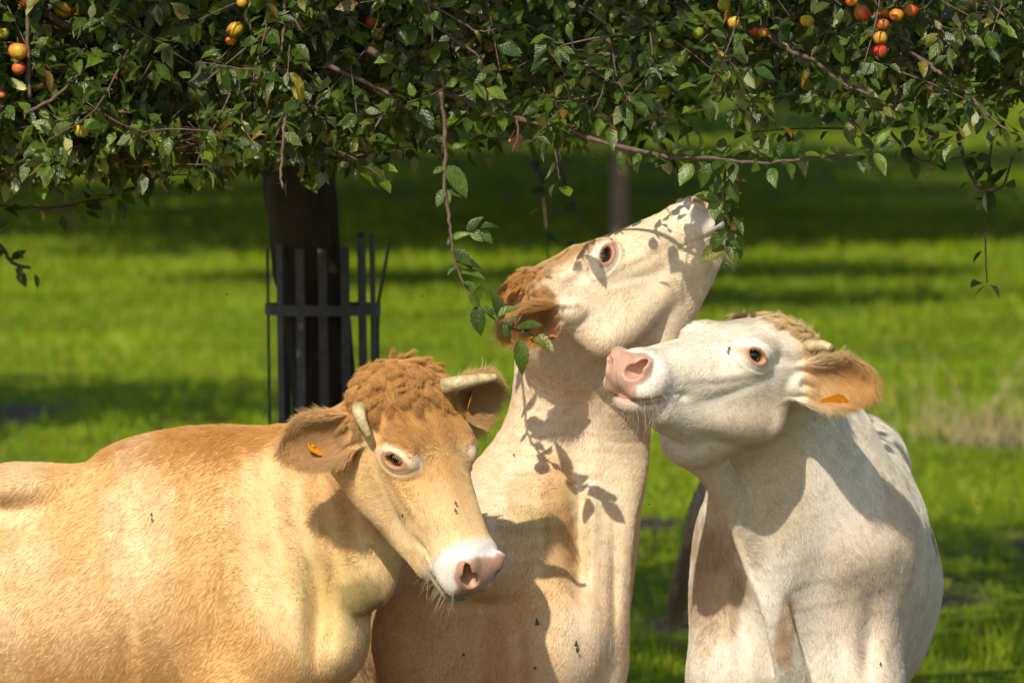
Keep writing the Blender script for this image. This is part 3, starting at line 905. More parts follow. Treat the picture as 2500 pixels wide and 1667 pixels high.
def grow_tuft(c, obj, V, F, Nn, C, mask, flow, n_dens, L0, L1, rng, curl=0.35, guides=220, thick=0.0006, name='forelock', colour=None):
    """long hair in locks: each strand follows the nearest guide lock"""
    m = mask[F].mean(1)
    fi, w = sample_faces(V, F, Nn, m * n_dens, rng)
    if len(fi) < guides: return None
    P = interp(V, F, fi, w); N = interp(Nn, F, fi, w); N /= np.maximum(vlen(N), 1e-6)[:, None]
    D = interp(flow, F, fi, w); K = interp(C, F, fi, w)
    gi = rng.choice(len(P), guides, replace=False)
    near = np.empty(len(P), int)
    for s in range(0, len(P), 4000):
        near[s:s + 4000] = ((P[s:s + 4000, None] - P[gi][None]) ** 2).sum(-1).argmin(1)
    k = 9
    t = np.linspace(0, 1, k)
    GN, GD = N[gi], D[gi] - N[gi] * (D[gi] * N[gi]).sum(1)[:, None]
    GD = GD + rng.normal(0, 0.28, GD.shape) + np.stack([noise(P[gi], 14.0, 500 + j) for j in range(3)], 1) * 1.3
    GD = GD - GN * (GD * GN).sum(1)[:, None]; GD /= np.maximum(np.linalg.norm(GD, axis=1), 1e-4)[:, None]
    GS = np.cross(GN, GD)
    GL = rng.uniform(L0, L1, guides)
    ph = rng.uniform(0, 6.28, guides); tw = rng.uniform(3.0, 6.0, guides) * rng.choice((-1, 1), guides)
    ang = ph[:, None] + tw[:, None] * t[None]
    amp = curl * (0.2 + 0.8 * t)[None]
    off = GD[:, None] * (t[None, :, None] * 0.95) + GN[:, None] * (0.22 * (t - 0.8 * t * t))[None, :, None]
    off = off + GS[:, None] * ((np.sin(ang) - np.sin(ph)[:, None]) * amp * 0.5)[..., None] + GN[:, None] * ((np.cos(ang) - np.cos(ph)[:, None]) * amp * 0.22 + 0.06 * t[None])[..., None]
    off = off * GL[:, None, None]
    G = P[gi][:, None] + off
    own = P[:, None] + off[near] * rng.uniform(0.55, 1.2, len(P))[:, None, None]
    pull = (0.11 * t)[None, :, None]
    pts = own * (1 - pull) + G[near] * pull + rng.normal(0, 0.0028, own.shape) * t[None, :, None]
    K = K * (rng.uniform(0.82, 1.15, guides)[near] * rng.uniform(0.72, 1.28, len(P)))[:, None]
    if colour is not None: K = np.asarray(colour, F4)[None] * rng.uniform(0.7, 1.3, len(P))[:, None]
    return hair_object(name, obj, pts, np.clip(K, 0.005, 0.85), np.full(len(P), thick), FUR, 0.35)


def tube(path, radii, seg=12, cap=True, squash=None):
    """rings round a path -> verts, quads (caps by collapsing)"""
    path = np.asarray(path, float); radii = np.asarray(radii, float)
    T = np.gradient(path, axis=0); T /= np.maximum(np.linalg.norm(T, axis=1), 1e-9)[:, None]
    ref = np.array((0.31, 0.12, 0.94)) if abs(T[0] @ np.array((0.31, 0.12, 0.94))) < 0.9 else np.array((1.0, 0.2, 0.1))
    X = ref - T * (T @ ref)[:, None]; X /= np.linalg.norm(X, axis=1)[:, None]
    Y = np.cross(T, X)
    a = np.linspace(0, 2 * np.pi, seg, endpoint=False)
    V = path[:, None] + (X[:, None] * np.cos(a)[None, :, None] + Y[:, None] * np.sin(a)[None, :, None]) * radii[:, None, None]
    n = len(path)
    i = np.arange(n - 1)[:, None] * seg; j = np.arange(seg)[None]; j2 = (j + 1) % seg
    Fq = np.stack([i + j, i + j2, i + seg + j2, i + seg + j], -1).reshape(-1, 4)
    V = V.reshape(-1, 3)
    if cap:
        V = np.vstack([V, path[0], path[-1]])
        jj = np.arange(seg); jn = (jj + 1) % seg
        c0 = np.stack([np.full(seg, n * seg), jn, jj, np.full(seg, n * seg)], 1)
        c1 = np.stack([np.full(seg, n * seg + 1), (n - 1) * seg + jj, (n - 1) * seg + jn, np.full(seg, n * seg + 1)], 1)
        return V, Fq, np.concatenate([c0[:, :3], c1[:, :3]])
    return V, Fq, np.zeros((0, 3), int)


def mesh_mixed(name, V, Q, Tq, mat, parent=None, smooth=True):
    me = bpy.data.meshes.new(name)
    me.from_pydata([tuple(v) for v in V], [], [tuple(int(x) for x in q) for q in Q] + [tuple(int(x) for x in q) for q in Tq])
    me.polygons.foreach_set('use_smooth', np.full(len(me.polygons), smooth))
    return link(name, me, parent, mat)


def add_horn(c, obj, pts, r0, r1, label=None, tip=1.0):
    K = catmull([tuple(p) for p in pts], 14)
    s = np.linspace(0, 1, len(K))
    r = r0 * (1 - s) ** 0.75 + r1 * s
    r = r * (1 + 0.015 * np.sin(s * 75) * (1 - s) + 0.02 * np.sin(s * 23))
    r[-1] = r1 * 0.45
    V, Q, T = tube(K, r, 14)
    o = mesh_mixed('horn', V, Q, T, HORN, obj)
    sv = np.append(np.repeat(s, 14), (0, 1))[:, None]
    cc = np.array((0.40, 0.33, 0.17)) * (1 - sv) + np.array((0.60, 0.47, 0.27)) * sv
    cc = np.where(sv > 0.86, cc * tip, cc) * (1 + 0.25 * noise(V.astype(F4), (60, 60, 60), 33))[:, None] * (1 + 0.05 * np.sin(sv * 75))
    vcolor(o.data, 'skin', np.clip(cc, 0.01, 0.9))
    if label: o['label'] = label
    return o


def add_eyes(c, obj, rng):
    import bmesh
    for s in (1, -1):
        bm = bmesh.new(); bmesh.ops.create_uvsphere(bm, u_segments=32, v_segments=20, radius=EYE_R * c.sc)
        me = bpy.data.meshes.new('eye'); bm.to_mesh(me); bm.free()
        me.polygons.foreach_set('use_smooth', np.full(len(me.polygons), True))
        o = link('eye', me, obj, EYE_MAT)
        sg = np.array((1, 1, s))
        x, z = c.B @ (EYE_ROT[:, 0] * sg), c.B @ (EYE_ROT[:, 2] * sg)
        M = Matrix(rot_cols(x, z).tolist()).to_4x4(); M.translation = Vector(c.world(EYE_BALL * sg))
        o.matrix_world = M
        # lashes along the upper lid
        n = 64
        a = rng.uniform(0.5, 2.6, n)
        lx = 0.0215 * np.cos(a); ly = 0.0155 * np.sin(a)
        base = EYE + (EYE_ROT[:, :1] * lx).T + (EYE_ROT[:, 1:2] * ly).T + EYE_ROT[:, 2] * 0.011
        outd = (EYE_ROT[:, :1] * (np.cos(a) * 0.5)).T + (EYE_ROT[:, 1:2] * (0.15 + 0.2 * np.sin(a))).T + EYE_ROT[:, 2] * 0.9 + rng.normal(0, 0.12, (n, 3))
        dn = -EYE_ROT[:, 1] * 0.9
        L = rng.uniform(0.010, 0.017, n)[:, None, None]
        t = np.linspace(0, 1, 5)[None, :, None]
        pts = base[:, None] + (outd[:, None] * t + dn * t * t * 0.75) * L
        pts = pts * sg
        W = c.H + (pts * c.sc) @ c.B.T
        hair_object('eyelashes', obj, W, (0.50, 0.36, 0.19), np.full(n, 0.00042), FUR, 0.3)


def add_tag(c, obj, ear, u, v, size, spin, tilt, glyphs):
    """an orange plate clipped in the ear, with dark strokes"""
    import bmesh
    e = ear
    pos = e.b + e.R @ np.array((u * e.L, v * e.W, 0.011 + 5.0 * (v * e.W) ** 2 - e.droop * (u * e.L) ** 2))
    R = e.R
    cs, sn = math.cos(spin), math.sin(spin)
    x = R[:, 0] * cs + R[:, 1] * sn; y = -R[:, 0] * sn + R[:, 1] * cs; z = R[:, 2]
    ct, st = math.cos(tilt), math.sin(tilt)
    y, z = y * ct + z * st, -y * st + z * ct
    M3 = np.stack([x, y, z], 1)
    M3 = c.B @ M3
    M = Matrix(M3.tolist()).to_4x4(); M.translation = Vector(c.world(pos))
    w, h = size
    bm = bmesh.new(); bmesh.ops.create_cube(bm, size=1.0)
    for vv in bm.verts: vv.co.x *= w * (1.0 if vv.co.y < 0 else 0.72); vv.co.y *= h; vv.co.z *= 0.0022
    bmesh.ops.bevel(bm, geom=[ed for ed in bm.edges if abs((ed.verts[0].co - ed.verts[1].co).normalized().z) > 0.9], offset=0.006, segments=3, affect='EDGES')
    me = bpy.data.meshes.new('ear_tag'); bm.to_mesh(me); bm.free()
    o = link('ear_tag', me, obj, TAG); o.matrix_world = M
    bm = bmesh.new()
    for (gx, gy, gw, gh) in glyphs:
        r = bmesh.ops.create_cube(bm, size=1.0)
        for vv in r['verts']: vv.co.x = gx * w + vv.co.x * gw * w; vv.co.y = gy * h + vv.co.y * gh * h; vv.co.z = 0.0013 + vv.co.z * 0.0008
    me = bpy.data.meshes.new('lettering'); bm.to_mesh(me); bm.free()
    g = link('lettering', me, o, INK)
    return o


def make_cow(c, box, fine, coat, label, group, hf, hc, rng, flow_body, len_body, fur_density):
    lo = [box[i][0] for i in range(3)]; hi = [box[i][1] for i in range(3)]
    V, F, N = mesh_field(c.field, lo, hi, fine, hf, hc)
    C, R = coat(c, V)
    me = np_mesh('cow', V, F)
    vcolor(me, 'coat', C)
    wa = me.attributes.new('wet', 'FLOAT', 'POINT'); wa.data.foreach_set('value', np.clip(R['pad'] + 0.6 * R['lip'] + 0.5 * R['lids'], 0, 1).astype(F4))
    obj = tag(link('cow', me, None, HIDE), label, 'cow', group)
    q, Q = R['q'], R['Q']
    # which way the hair lies
    sg = np.sign(q[:, 2])
    up = sstep(0.24, 0.19, q[:, 0])
    fl = np.stack([0.9 - 1.9 * up, -0.35 * (1 - up) * sstep(0.03, 0.06, Q[:, 2]) - 0.2 * up, sg * (0.25 + 0.45 * up) * sstep(0.0, 0.03, Q[:, 2])], 1)
    cheek = sstep(0.0, -0.05, q[:, 1]) * sstep(0.36, 0.26, q[:, 0])
    fl = fl * (1 - cheek)[:, None] + np.array((-0.75, -0.65, 0.0))[None] * cheek[:, None]
    hd = fl @ c.B.T
    for e, k in c.ears:
        ql = e.local(q); m = (R['ear'] > 0.3) & (ql[:, 0] > 0.02) & (ql[:, 0] < e.L * 1.15)
        near = m & (np.abs(ql[:, 1]) < 0.12) & (np.abs(ql[:, 2]) < 0.08)
        ed = np.stack([np.full(len(q), 0.9), 0.9 * np.sign(ql[:, 1]) * sstep(0.3, 1.0, np.abs(ql[:, 1]) / e.W), np.full(len(q), 0.1)], 1)
        ed[:, 0] -= 0.2
        wd = (ed @ e.R.T) @ c.B.T
        inn = (R['inear'] * (1 - 0.7 * R['rim']))[:, None]
        xd = c.B @ e.R[:, 0]
        wd = wd * (1 - inn) + (xd * 0.7 + np.array((0, 0, -0.8)))[None] * inn
        hd[near] = wd[near]
    flow = flow_body(V) * (1 - R['head'])[:, None] + hd * R['head'][:, None]
    flow = flow.astype(F4)
    # how long it is
    L = len_body(V)
    hl = 0.0115 + 0.006 * up * sstep(0.0, 0.03, q[:, 1]) - 0.0035 * R['muz']
    L = L * (1 - R['head']) + hl * R['head']
    L = L + 0.014 * R['ear'] + 0.014 * R['rim'] + 0.008 * R['inear']
    L = np.where(R['ring'] > 0.5, np.minimum(L, 0.006), L)
    bare = np.maximum.reduce([R['pad'], sstep(0.6, 0.9, R['lids']) * sstep(0.25, 0.5, R['head'] + 0.3), R['lip'] * 0.9])
    # fur is thick wherever the picture can come near it, thin on the far rump and legs
    view = V - np.array((0, 0, CAM_H), F4)
    facing = -(N * view).sum(1) / vlen(view)
    px = np.abs(V[:, 0] / V[:, 1]) * FPX
    seen = sstep(-0.55, -0.25, facing) * sstep(1750, 1500, px) * sstep(0.35, 0.6, V[:, 2])
    dens = fur_density * (0.06 + 0.94 * seen) * (1 + 0.9 * R['head']) * (1 - bare) * (1 + 0.4 * R['ear'])
    # whiskers round the mouth
    wm = np.nonzero((R['muz'] > 0.6) & (R['pad'] < 0.3) & (q[:, 1] < -0.045) & (q[:, 0] > 0.42))[0]
    wi = rng.choice(wm, 150)
    wd_ = N[wi] + np.array((0, 0, -0.35)) + rng.normal(0, 0.25, (150, 3))
    t = np.linspace(0, 1, 5)[None, :, None]
    wl = rng.uniform(0.012, 0.040, 150)[:, None, None]
    hair_object('whiskers', obj, V[wi][:, None] + (wd_[:, None] * t + np.array((0, 0, -0.3)) * t * t) * wl, (0.62, 0.52, 0.38), np.full(150, 0.00026), FUR)
    coat_o = grow_coat(c, obj, V, F, N, C, R, flow, L.astype(F4), dens, rng)
    return obj, V, F, N, C, R, flow

# ------------------------------------------------------------------ build the herd
HF, HC = 0.0045, 0.0135
HERD = 'cows gathered under the apple tree'
rng = np.random.default_rng(7)


def flow_const(v, down=0.6):
    v = np.asarray(v, F4)
    def f(P):
        o = np.tile(v, (len(P), 1)); o[:, 2] -= down
        return o
    return f


GLY = [(-.34, -.18, .05, .40), (-.27, -.36, .13, .06), (-.13, -.30, .05, .14), (.10, -.20, .05, .36), (.17, -.05, .12, .06), (.36, -.26, .05, .26)]

# the tan one
c1, box, fine = build_tan()
zb = at(0, 1060, 14)[2]
tan_cow, V, F, N, C, R, flow = make_cow(c1, box, fine, coat_tan, 'tan cow with short horns and curly brown forelock, looking at the camera', HERD, HF, HC, rng,
    flow_const((-0.75, 0.1, 0), 0.75), lambda P: (0.0165 + 0.010 * sstep(zb - 0.12, zb, P[:, 2])).astype(F4), 125000)
q = R['q']
tuft = sstep(0.095, 0.06, q[:, 0] + 0.012 * noise(V, 40, 3)) * sstep(-0.075, -0.04, q[:, 1]) * sstep(-0.08, -0.05, q[:, 0]) * sstep(0.165, 0.145, np.abs(q[:, 2])) * (R['ear'] < 0.1)
fl = (np.stack([np.full(len(q), 0.55), np.zeros(len(q)), np.sign(q[:, 2]) * 0.5], 1) @ c1.B.T).astype(F4)
grow_tuft(c1, tan_cow, V, F, N, C, tuft, fl, 760000, 0.024, 0.048, rng, 0.46, 420, 0.00029)
W = c1.world
add_horn(c1, tan_cow, [W((0.048, -0.015, 0.120)), W((0.056, -0.008, 0.158)), W((0.084, -0.004, 0.170)), W((0.128, -0.012, 0.160))], 0.021, 0.006, 'short downturned horn on the left in the photo')
add_horn(c1, tan_cow, [at(1085, 942, 13.74), at(1122, 934, 13.72), at(1165, 926, 13.73), at(1213, 920, 13.75)], 0.0205, 0.007, 'straight sideways horn with a pale tip')
add_eyes(c1, tan_cow, rng)
add_tag(c1, tan_cow, c1.ears[0][0], 0.60, 0.34, (0.054, 0.030), -0.75, 1.15, GLY)
add_tag(c1, tan_cow, c1.ears[1][0], 0.52, 0.0, (0.050, 0.040), 1.3, 0.9, GLY)

# the cream one with its head thrown up
c2, box, fine = build_cream()
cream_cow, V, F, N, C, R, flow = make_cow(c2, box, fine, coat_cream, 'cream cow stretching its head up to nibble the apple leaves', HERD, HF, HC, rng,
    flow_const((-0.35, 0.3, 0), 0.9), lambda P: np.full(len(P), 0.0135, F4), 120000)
q = R['q']
tuft = sstep(0.075, 0.045, q[:, 0]) * sstep(-0.085, -0.05, q[:, 1]) * sstep(-0.10, -0.06, q[:, 0]) * sstep(0.115, 0.085, np.abs(q[:, 2])) * (R['ear'] < 0.1) * sstep(0.06, 0.03, q[:, 0])
fl = (np.stack([np.full(len(q), -0.5), np.full(len(q), -0.5), np.sign(q[:, 2]) * 0.3], 1) @ c2.B.T).astype(F4)
grow_tuft(c2, cream_cow, V, F, N, C, tuft, fl, 700000, 0.026, 0.050, rng, 0.5, 200, 0.00030)
add_eyes(c2, cream_cow, rng)
add_tag(c2, cream_cow, c2.ears[0][0], 0.42, 0.80, (0.070, 0.050), -0.2, -0.6, GLY)

# the white one
c3, box, fine = build_white()
white_cow, V, F, N, C, R, flow = make_cow(c3, box, fine, coat_white, 'white cow with its chin raised and an orange tag in its furry ear', HERD, HF, HC, rng,
    flow_const((0.25, 0.35, 0), 0.9), lambda P: (0.0175 + 0.005 * noise(P, 6, 90)).astype(F4), 125000)
q = R['q']
tuft = sstep(0.060, 0.025, q[:, 0]) * sstep(-0.07, -0.03, q[:, 1]) * sstep(-0.10, -0.06, q[:, 0]) * sstep(0.13, 0.10, np.abs(q[:, 2])) * (R['ear'] < 0.1)
fl = (np.stack([np.full(len(q), 0.1), np.full(len(q), 0.3), -np.ones(len(q)) * 0.5], 1) @ c3.B.T).astype(F4)
grow_tuft(c3, white_cow, V, F, N, C, tuft, fl, 560000, 0.024, 0.046, rng, 0.42, 260, 0.00029)
W = c3.world
add_horn(c3, white_cow, [at(1945, 850, 14.12), at(1980, 843, 14.09), at(2012, 843, 14.07), at(2036, 853, 14.06)], 0.0175, 0.007, 'stubby curved horn behind the eye', 0.3)
add_eyes(c3, white_cow, rng)
add_tag(c3, white_cow, c3.ears[0][0], 0.50, -0.72, (0.082, 0.046), 0.30, 0.5, GLY)

# its tail, swung out to the side behind it
tp = np.array([at(1955, 1290, 16.72), at(1900, 1200, 16.80), at(1835, 1160, 16.80), at(1765, 1155, 16.68), at(1715, 1215, 16.55), at(1690, 1300, 16.5), at(1672, 1380, 16.5)])
K = catmull(tp, 6)
TAIL = simple_mat('tail_hide', (0.50, 0.36, 0.25), 0.8, 0.3, 0.25, 60)
Vt, Qt, Tt = tube(K, np.linspace(0.050, 0.014, len(K)), 14)
tail = mesh_mixed('tail', Vt, Qt, Tt, TAIL, white_cow)
n = 5000
u = rng.uniform(0.25, 1.0, n); i = np.clip((u * (len(K) - 1)).astype(int), 0, len(K) - 2)
base = K[i] + (K[i + 1] - K[i]) * rng.random((n, 1)) + rng.normal(0, 1, (n, 3)) * (0.022 * (1.15 - u))[:, None]
tdir = K[i + 1] - K[i]; tdir /= np.linalg.norm(tdir, axis=1)[:, None]
tdir = tdir * 0.8 + np.array((-0.12, 0, -0.5)) + rng.normal(0, 0.13, (n, 3))
t = np.linspace(0, 1, 5)[None, :, None]
L = (0.03 + 0.09 * u ** 3)[:, None, None] * rng.uniform(0.6, 1.2, (n, 1, 1))
pts = base[:, None] + tdir[:, None] * t * L + np.array((0, 0, -0.35)) * t * t * L
hair_object('tail_hair', tail, pts, np.array((0.58, 0.42, 0.30)) * rng.uniform(0.6, 1.4, (n, 1)), np.full(n, 0.0008), FUR)
print('herd done', round(time.time() - T0, 1))

# ------------------------------------------------------------------ pasture
def ground_z(x, y):
    rise = np.maximum(y - 110.0, 0) * 0.03 * sstep(100, 160, y)
    P = np.stack([x, y, np.zeros_like(x)], 1).astype(F4)
    return rise + 0.05 * noise(P, 0.35, 200) * sstep(5, 12, y) + 0.03 * noise(P, 1.1, 201) + 0.9 * noise(P, 0.012, 202) * sstep(120, 220, y)


MUD = [(2.15, 40.2, .28, 1.2), (3.25, 38.8, .42, 1.3), (2.75, 28.6, .30, .8), (1.55, 26.0, .5, .9), (-3.5, 40.3, .40, 1.4), (0.62, 29.8, .25, .8), (1.05, 24.6, .45, .8), (3.1, 36.5, .4, .9), (-.3, 14.6, 4.0, 4.6)]  # the last, unseen one is soil added to dull the green bounce light


def mud_mask(x, y):
    P = np.stack([x, y, np.zeros_like(x)], 1).astype(F4)
    m = np.zeros(len(x), F4)
    for cx, cy, rx, ry in MUD:
        m = np.maximum(m, sstep(1.25, 0.7, np.sqrt(((x - cx) / rx) ** 2 + ((y - cy) / ry) ** 2) + 0.35 * noise(P, 3.0, 203)))
    return m


ys = np.concatenate([np.arange(-12, 70, 0.30), 70 * 1.018 ** np.arange(0, 125)])
us = np.linspace(-1, 1, 141)
gx = np.sign(us)[None] * np.abs(us)[None] ** 1.6 * (14 + np.maximum(ys, 0) * 0.75)[:, None]
gy = np.broadcast_to(ys[:, None], gx.shape)
X, Y = gx.ravel(), gy.ravel()
Z = ground_z(X, Y)
ny_, nx_ = gx.shape
i = np.arange(ny_ - 1)[:, None] * nx_ + np.arange(nx_ - 1)[None]
me = np_mesh('meadow', np.stack([X, Y, Z], 1), np.stack([i, i + 1, i + nx_ + 1, i + nx_], -1).reshape(-1, 4))
ma = me.attributes.new('mud', 'FLOAT', 'POINT'); ma.data.foreach_set('value', mud_mask(X, Y).astype(F4))
m, nt, b = new_mat('pasture_ground')
n1 = noise_node(nt, 0.40, 7.0, 0.65); n2 = noise_node(nt, 6.0, 6.0, 0.7); n3 = noise_node(nt, 40.0, 3.0)
g = ramp(nt, n1.outputs['Fac'], [(0.30, (0.075, 0.112, 0.003)), (0.5, (0.130, 0.186, 0.004)), (0.70, (0.190, 0.250, 0.006))])
g2 = mix_mul(nt, g.outputs[0], n2.outputs['Fac'], 0.55, 1.35)
mu = nd(nt, 'ShaderNodeAttribute', attribute_name='mud')
mx = nd(nt, 'ShaderNodeMix', data_type='RGBA')
nt.links.new(mu.outputs['Fac'], mx.inputs['Factor']); nt.links.new(g2, mx.inputs['A'])
soil = ramp(nt, n3.outputs['Fac'], [(0.3, (0.06, 0.043, 0.033)), (0.7, (0.17, 0.125, 0.098))])
nt.links.new(soil.outputs[0], mx.inputs['B'])
nt.links.new(mx.outputs['Result'], b.inputs['Base Color'])
b.inputs['Roughness'].default_value = 0.9; b.inputs['Specular IOR Level'].default_value = 0.1
bp = nd(nt, 'ShaderNodeBump'); bp.inputs['Strength'].default_value = 0.9; bp.inputs['Distance'].default_value = 0.12
nt.links.new(n2.outputs['Fac'], bp.inputs['Height']); nt.links.new(bp.outputs[0], b.inputs['Normal'])
tag(link('meadow', me, None, m), kind='structure')


def leafy_mat(name, front, back, trans, rough=0.42, spec=0.5, attr='tint', bump=0.0, veins=False):
    """thin green stuff: a dark glossy face, a pale underside, light coming through"""
    m, nt, b = new_mat(name)
    a = nd(nt, 'ShaderNodeAttribute', attribute_name=attr)
    geo = nd(nt, 'ShaderNodeNewGeometry')
    mixc = nd(nt, 'ShaderNodeMix', data_type='RGBA')
    mixc.inputs['A'].default_value = (*front, 1); mixc.inputs['B'].default_value = (*back, 1)
    nt.links.new(geo.outputs['Backfacing'], mixc.inputs['Factor'])
    mul = nd(nt, 'ShaderNodeMix', data_type='RGBA', blend_type='MULTIPLY'); mul.inputs['Factor'].default_value = 1.0
    nt.links.new(mixc.outputs['Result'], mul.inputs['A']); nt.links.new(a.outputs['Color'], mul.inputs['B'])
    colr = mul.outputs['Result']
    if veins:
        n = noise_node(nt, 45.0, 4.0, coord=geo.outputs['Position'])
        colr = mix_mul(nt, colr, n.outputs['Fac'], 0.62, 1.45)
        # midrib and side veins from the place on the blade: x along, y across
        la = nd(nt, 'ShaderNodeAttribute', attribute_name='blade')
        sp = nd(nt, 'ShaderNodeSeparateXYZ'); nt.links.new(la.outputs['Vector'], sp.inputs[0])
        ab = nd(nt, 'ShaderNodeMath', operation='ABSOLUTE'); nt.links.new(sp.outputs['Y'], ab.inputs[0])
        ph = nd(nt, 'ShaderNodeMath', operation='MULTIPLY_ADD'); nt.links.new(ab.outputs[0], ph.inputs[0]); ph.inputs[1].default_value = -12.0
        sx = nd(nt, 'ShaderNodeMath', operation='MULTIPLY'); nt.links.new(sp.outputs['X'], sx.inputs[0]); sx.inputs[1].default_value = 34.0
        nt.links.new(sx.outputs[0], ph.inputs[2])
        sn = nd(nt, 'ShaderNodeMath', operation='SINE'); nt.links.new(ph.outputs[0], sn.inputs[0])
        rib = nd(nt, 'ShaderNodeMapRange'); rib.inputs['From Min'].default_value = 0.0; rib.inputs['From Max'].default_value = 0.13; rib.inputs['To Min'].default_value = 1.0; rib.inputs['To Max'].default_value = 0.0
        nt.links.new(ab.outputs[0], rib.inputs['Value'])
        sv = nd(nt, 'ShaderNodeMapRange'); sv.inputs['From Min'].default_value = 0.80; sv.inputs['From Max'].default_value = 1.0
        nt.links.new(sn.outputs[0], sv.inputs['Value'])
        ve = nd(nt, 'ShaderNodeMath', operation='MAXIMUM'); nt.links.new(rib.outputs[0], ve.inputs[0]); nt.links.new(sv.outputs[0], ve.inputs[1])
        vs_ = nd(nt, 'ShaderNodeMapRange'); vs_.inputs['To Min'].default_value = 0.92; vs_.inputs['To Max'].default_value = 1.16
        nt.links.new(ve.outputs[0], vs_.inputs['Value'])
        vm = nd(nt, 'ShaderNodeVectorMath', operation='SCALE'); nt.links.new(colr, vm.inputs[0]); nt.links.new(vs_.outputs[0], vm.inputs['Scale'])
        colr = vm.outputs[0]
        n2 = noise_node(nt, 150.0, 2.0, coord=geo.outputs['Position'])
        hs = nd(nt, 'ShaderNodeMath', operation='MULTIPLY_ADD'); nt.links.new(sn.outputs[0], hs.inputs[0]); hs.inputs[1].default_value = -0.10; nt.links.new(n2.outputs['Fac'], hs.inputs[2])
        bp = nd(nt, 'ShaderNodeBump'); bp.inputs['Strength'].default_value = 0.5; bp.inputs['Distance'].default_value = 0.004
        nt.links.new(hs.outputs[0], bp.inputs['Height']); nt.links.new(bp.outputs[0], b.inputs['Normal'])
    nt.links.new(colr, b.inputs['Base Color'])
    b.inputs['Roughness'].default_value = rough; b.inputs['Specular IOR Level'].default_value = spec
    tr = nd(nt, 'ShaderNodeBsdfTranslucent')
    tm = nd(nt, 'ShaderNodeMix', data_type='RGBA', blend_type='MULTIPLY'); tm.inputs['Factor'].default_value = 1.0
    tm.inputs['B'].default_value = (*trans, 1); nt.links.new(a.outputs['Color'], tm.inputs['A'])
    nt.links.new(tm.outputs['Result'], tr.inputs['Color'])
    ad = nd(nt, 'ShaderNodeAddShader')
    nt.links.new(b.outputs[0], ad.inputs[0]); nt.links.new(tr.outputs[0], ad.inputs[1])
    nt.links.new(ad.outputs[0], nt.nodes['Material Output'].inputs['Surface'])
    return m


# grass: blades in tufts over the part of the pasture near enough to see them
rg = np.random.default_rng(21)
GRASS = leafy_mat('grass_blade', (0.138, 0.208, 0.003), (0.148, 0.215, 0.006), (0.082, 0.118, 0.002), 0.5, 0.25)
NB = 125000
yy = 19.0 * (175.0 / 19.0) ** rg.random(NB)
xx = rg.uniform(-1, 1, NB) * (0.122 * yy + 1.0)
P2 = np.stack([xx, yy, np.zeros(NB)], 1).astype(F4)
keep = (rg.random(NB) > mud_mask(xx, yy) * 0.97)
xx, yy, P2 = xx[keep], yy[keep], P2[keep]; NB = len(xx)
lush = 0.5 + 0.5 * noise(P2, (0.9, 0.30, 1), 210); lush2 = 0.5 + 0.5 * noise(P2, 3.0, 211)
hgt = (0.035 + 0.06 * lush * lush2 + 0.05 * sstep(0.62, 0.8, lush2)) * rg.uniform(0.6, 1.3, NB) * (0.62 + yy / 100)
wid = 0.0034 * (yy / 20) ** 1.0 * rg.uniform(0.7, 1.4, NB)
ang = rg.uniform(0, 6.283, NB); lean = rg.uniform(0.1, 0.8, NB)
d = np.stack([np.cos(ang), np.sin(ang), np.zeros(NB)], 1)
fa = rg.uniform(-0.9, 0.9, NB); side = np.stack([np.cos(fa), np.sin(fa), np.zeros(NB)], 1)
root = np.stack([xx, yy, ground_z(xx, yy) - 0.005], 1)
mid = root + d * (lean * 0.25 * hgt)[:, None] + np.array((0, 0, 1.0)) * (0.6 * hgt)[:, None]
tipp = root + d * (lean * 0.9 * hgt)[:, None] + np.array((0, 0, 1.0)) * hgt[:, None]
Vg = np.stack([root - side * wid[:, None], root + side * wid[:, None], mid + side * wid[:, None] * 0.7, mid - side * wid[:, None] * 0.7, tipp + side * wid[:, None] * .1, tipp - side * wid[:, None] * .1], 1).reshape(-1, 3)
o6 = np.arange(NB)[:, None] * 6
Fg = np.concatenate([o6 + np.array([[0, 1, 2, 3]]), o6 + np.array([[3, 2, 4, 5]])])
me = np_mesh('grass', Vg, Fg, False)
tc_ = np.clip(np.stack([0.62 + 0.60 * lush + rg.normal(0, .09, NB), 0.70 + 0.45 * lush + rg.normal(0, .07, NB), np.full(NB, 0.9)], 1), 0.3, 1.7)
dry = rg.random(NB) < 0.08
tc_[dry] = (1.7, 1.05, 6.0)
vcolor(me, 'tint', np.repeat(tc_, 6, 0))
tag(link('grass', me, None, GRASS), kind='stuff')

# a tuft of dry stalks on the right
DRY = simple_mat('dry_stalk', (0.34, 0.29, 0.13), 0.7, 0.2, 0.3, 8.0)
tuft_o = bpy.data.objects.new('dry_grass_tuft', None); col.objects.link(tuft_o)
tuft_o.location = (3.02, 36.9, float(ground_z(np.array([3.02]), np.array([36.9]))[0]))
tag(tuft_o, 'tuft of tall straw-coloured grass stalks in the pasture at right', 'grass tuft')
Vs, Qs, Ts, base = [], [], [], 0
for k in range(130):
    bx, by = rg.normal(0, 0.26), rg.normal(0, 0.35)
    h = rg.uniform(0.12, 0.40) if k >= 16 else rg.uniform(0.45, 0.78)
    dx, dy = rg.normal(-0.02, 0.22), rg.normal(0, 0.2)
    t = np.linspace(0, 1, 5)[:, None]
    path = np.array((bx, by, -0.02)) + np.array((dx, dy, 1.0)) * h * t + np.array((dx * .8, dy * .8, -0.15)) * h * t ** 2.5
    v, q_, t_ = tube(path, np.linspace(0.006, 0.002, 5), 4)
    if k < 16:
        mesh_mixed('stalk', v, q_, t_, DRY, tuft_o, False)
    else:
        Vs.append(v); Qs.append(q_ + base); Ts.append(t_ + base); base += len(v)
tag(mesh_mixed('dry_blades', np.concatenate(Vs), np.concatenate(Qs), np.concatenate(Ts), DRY, tuft_o, False), kind='stuff')

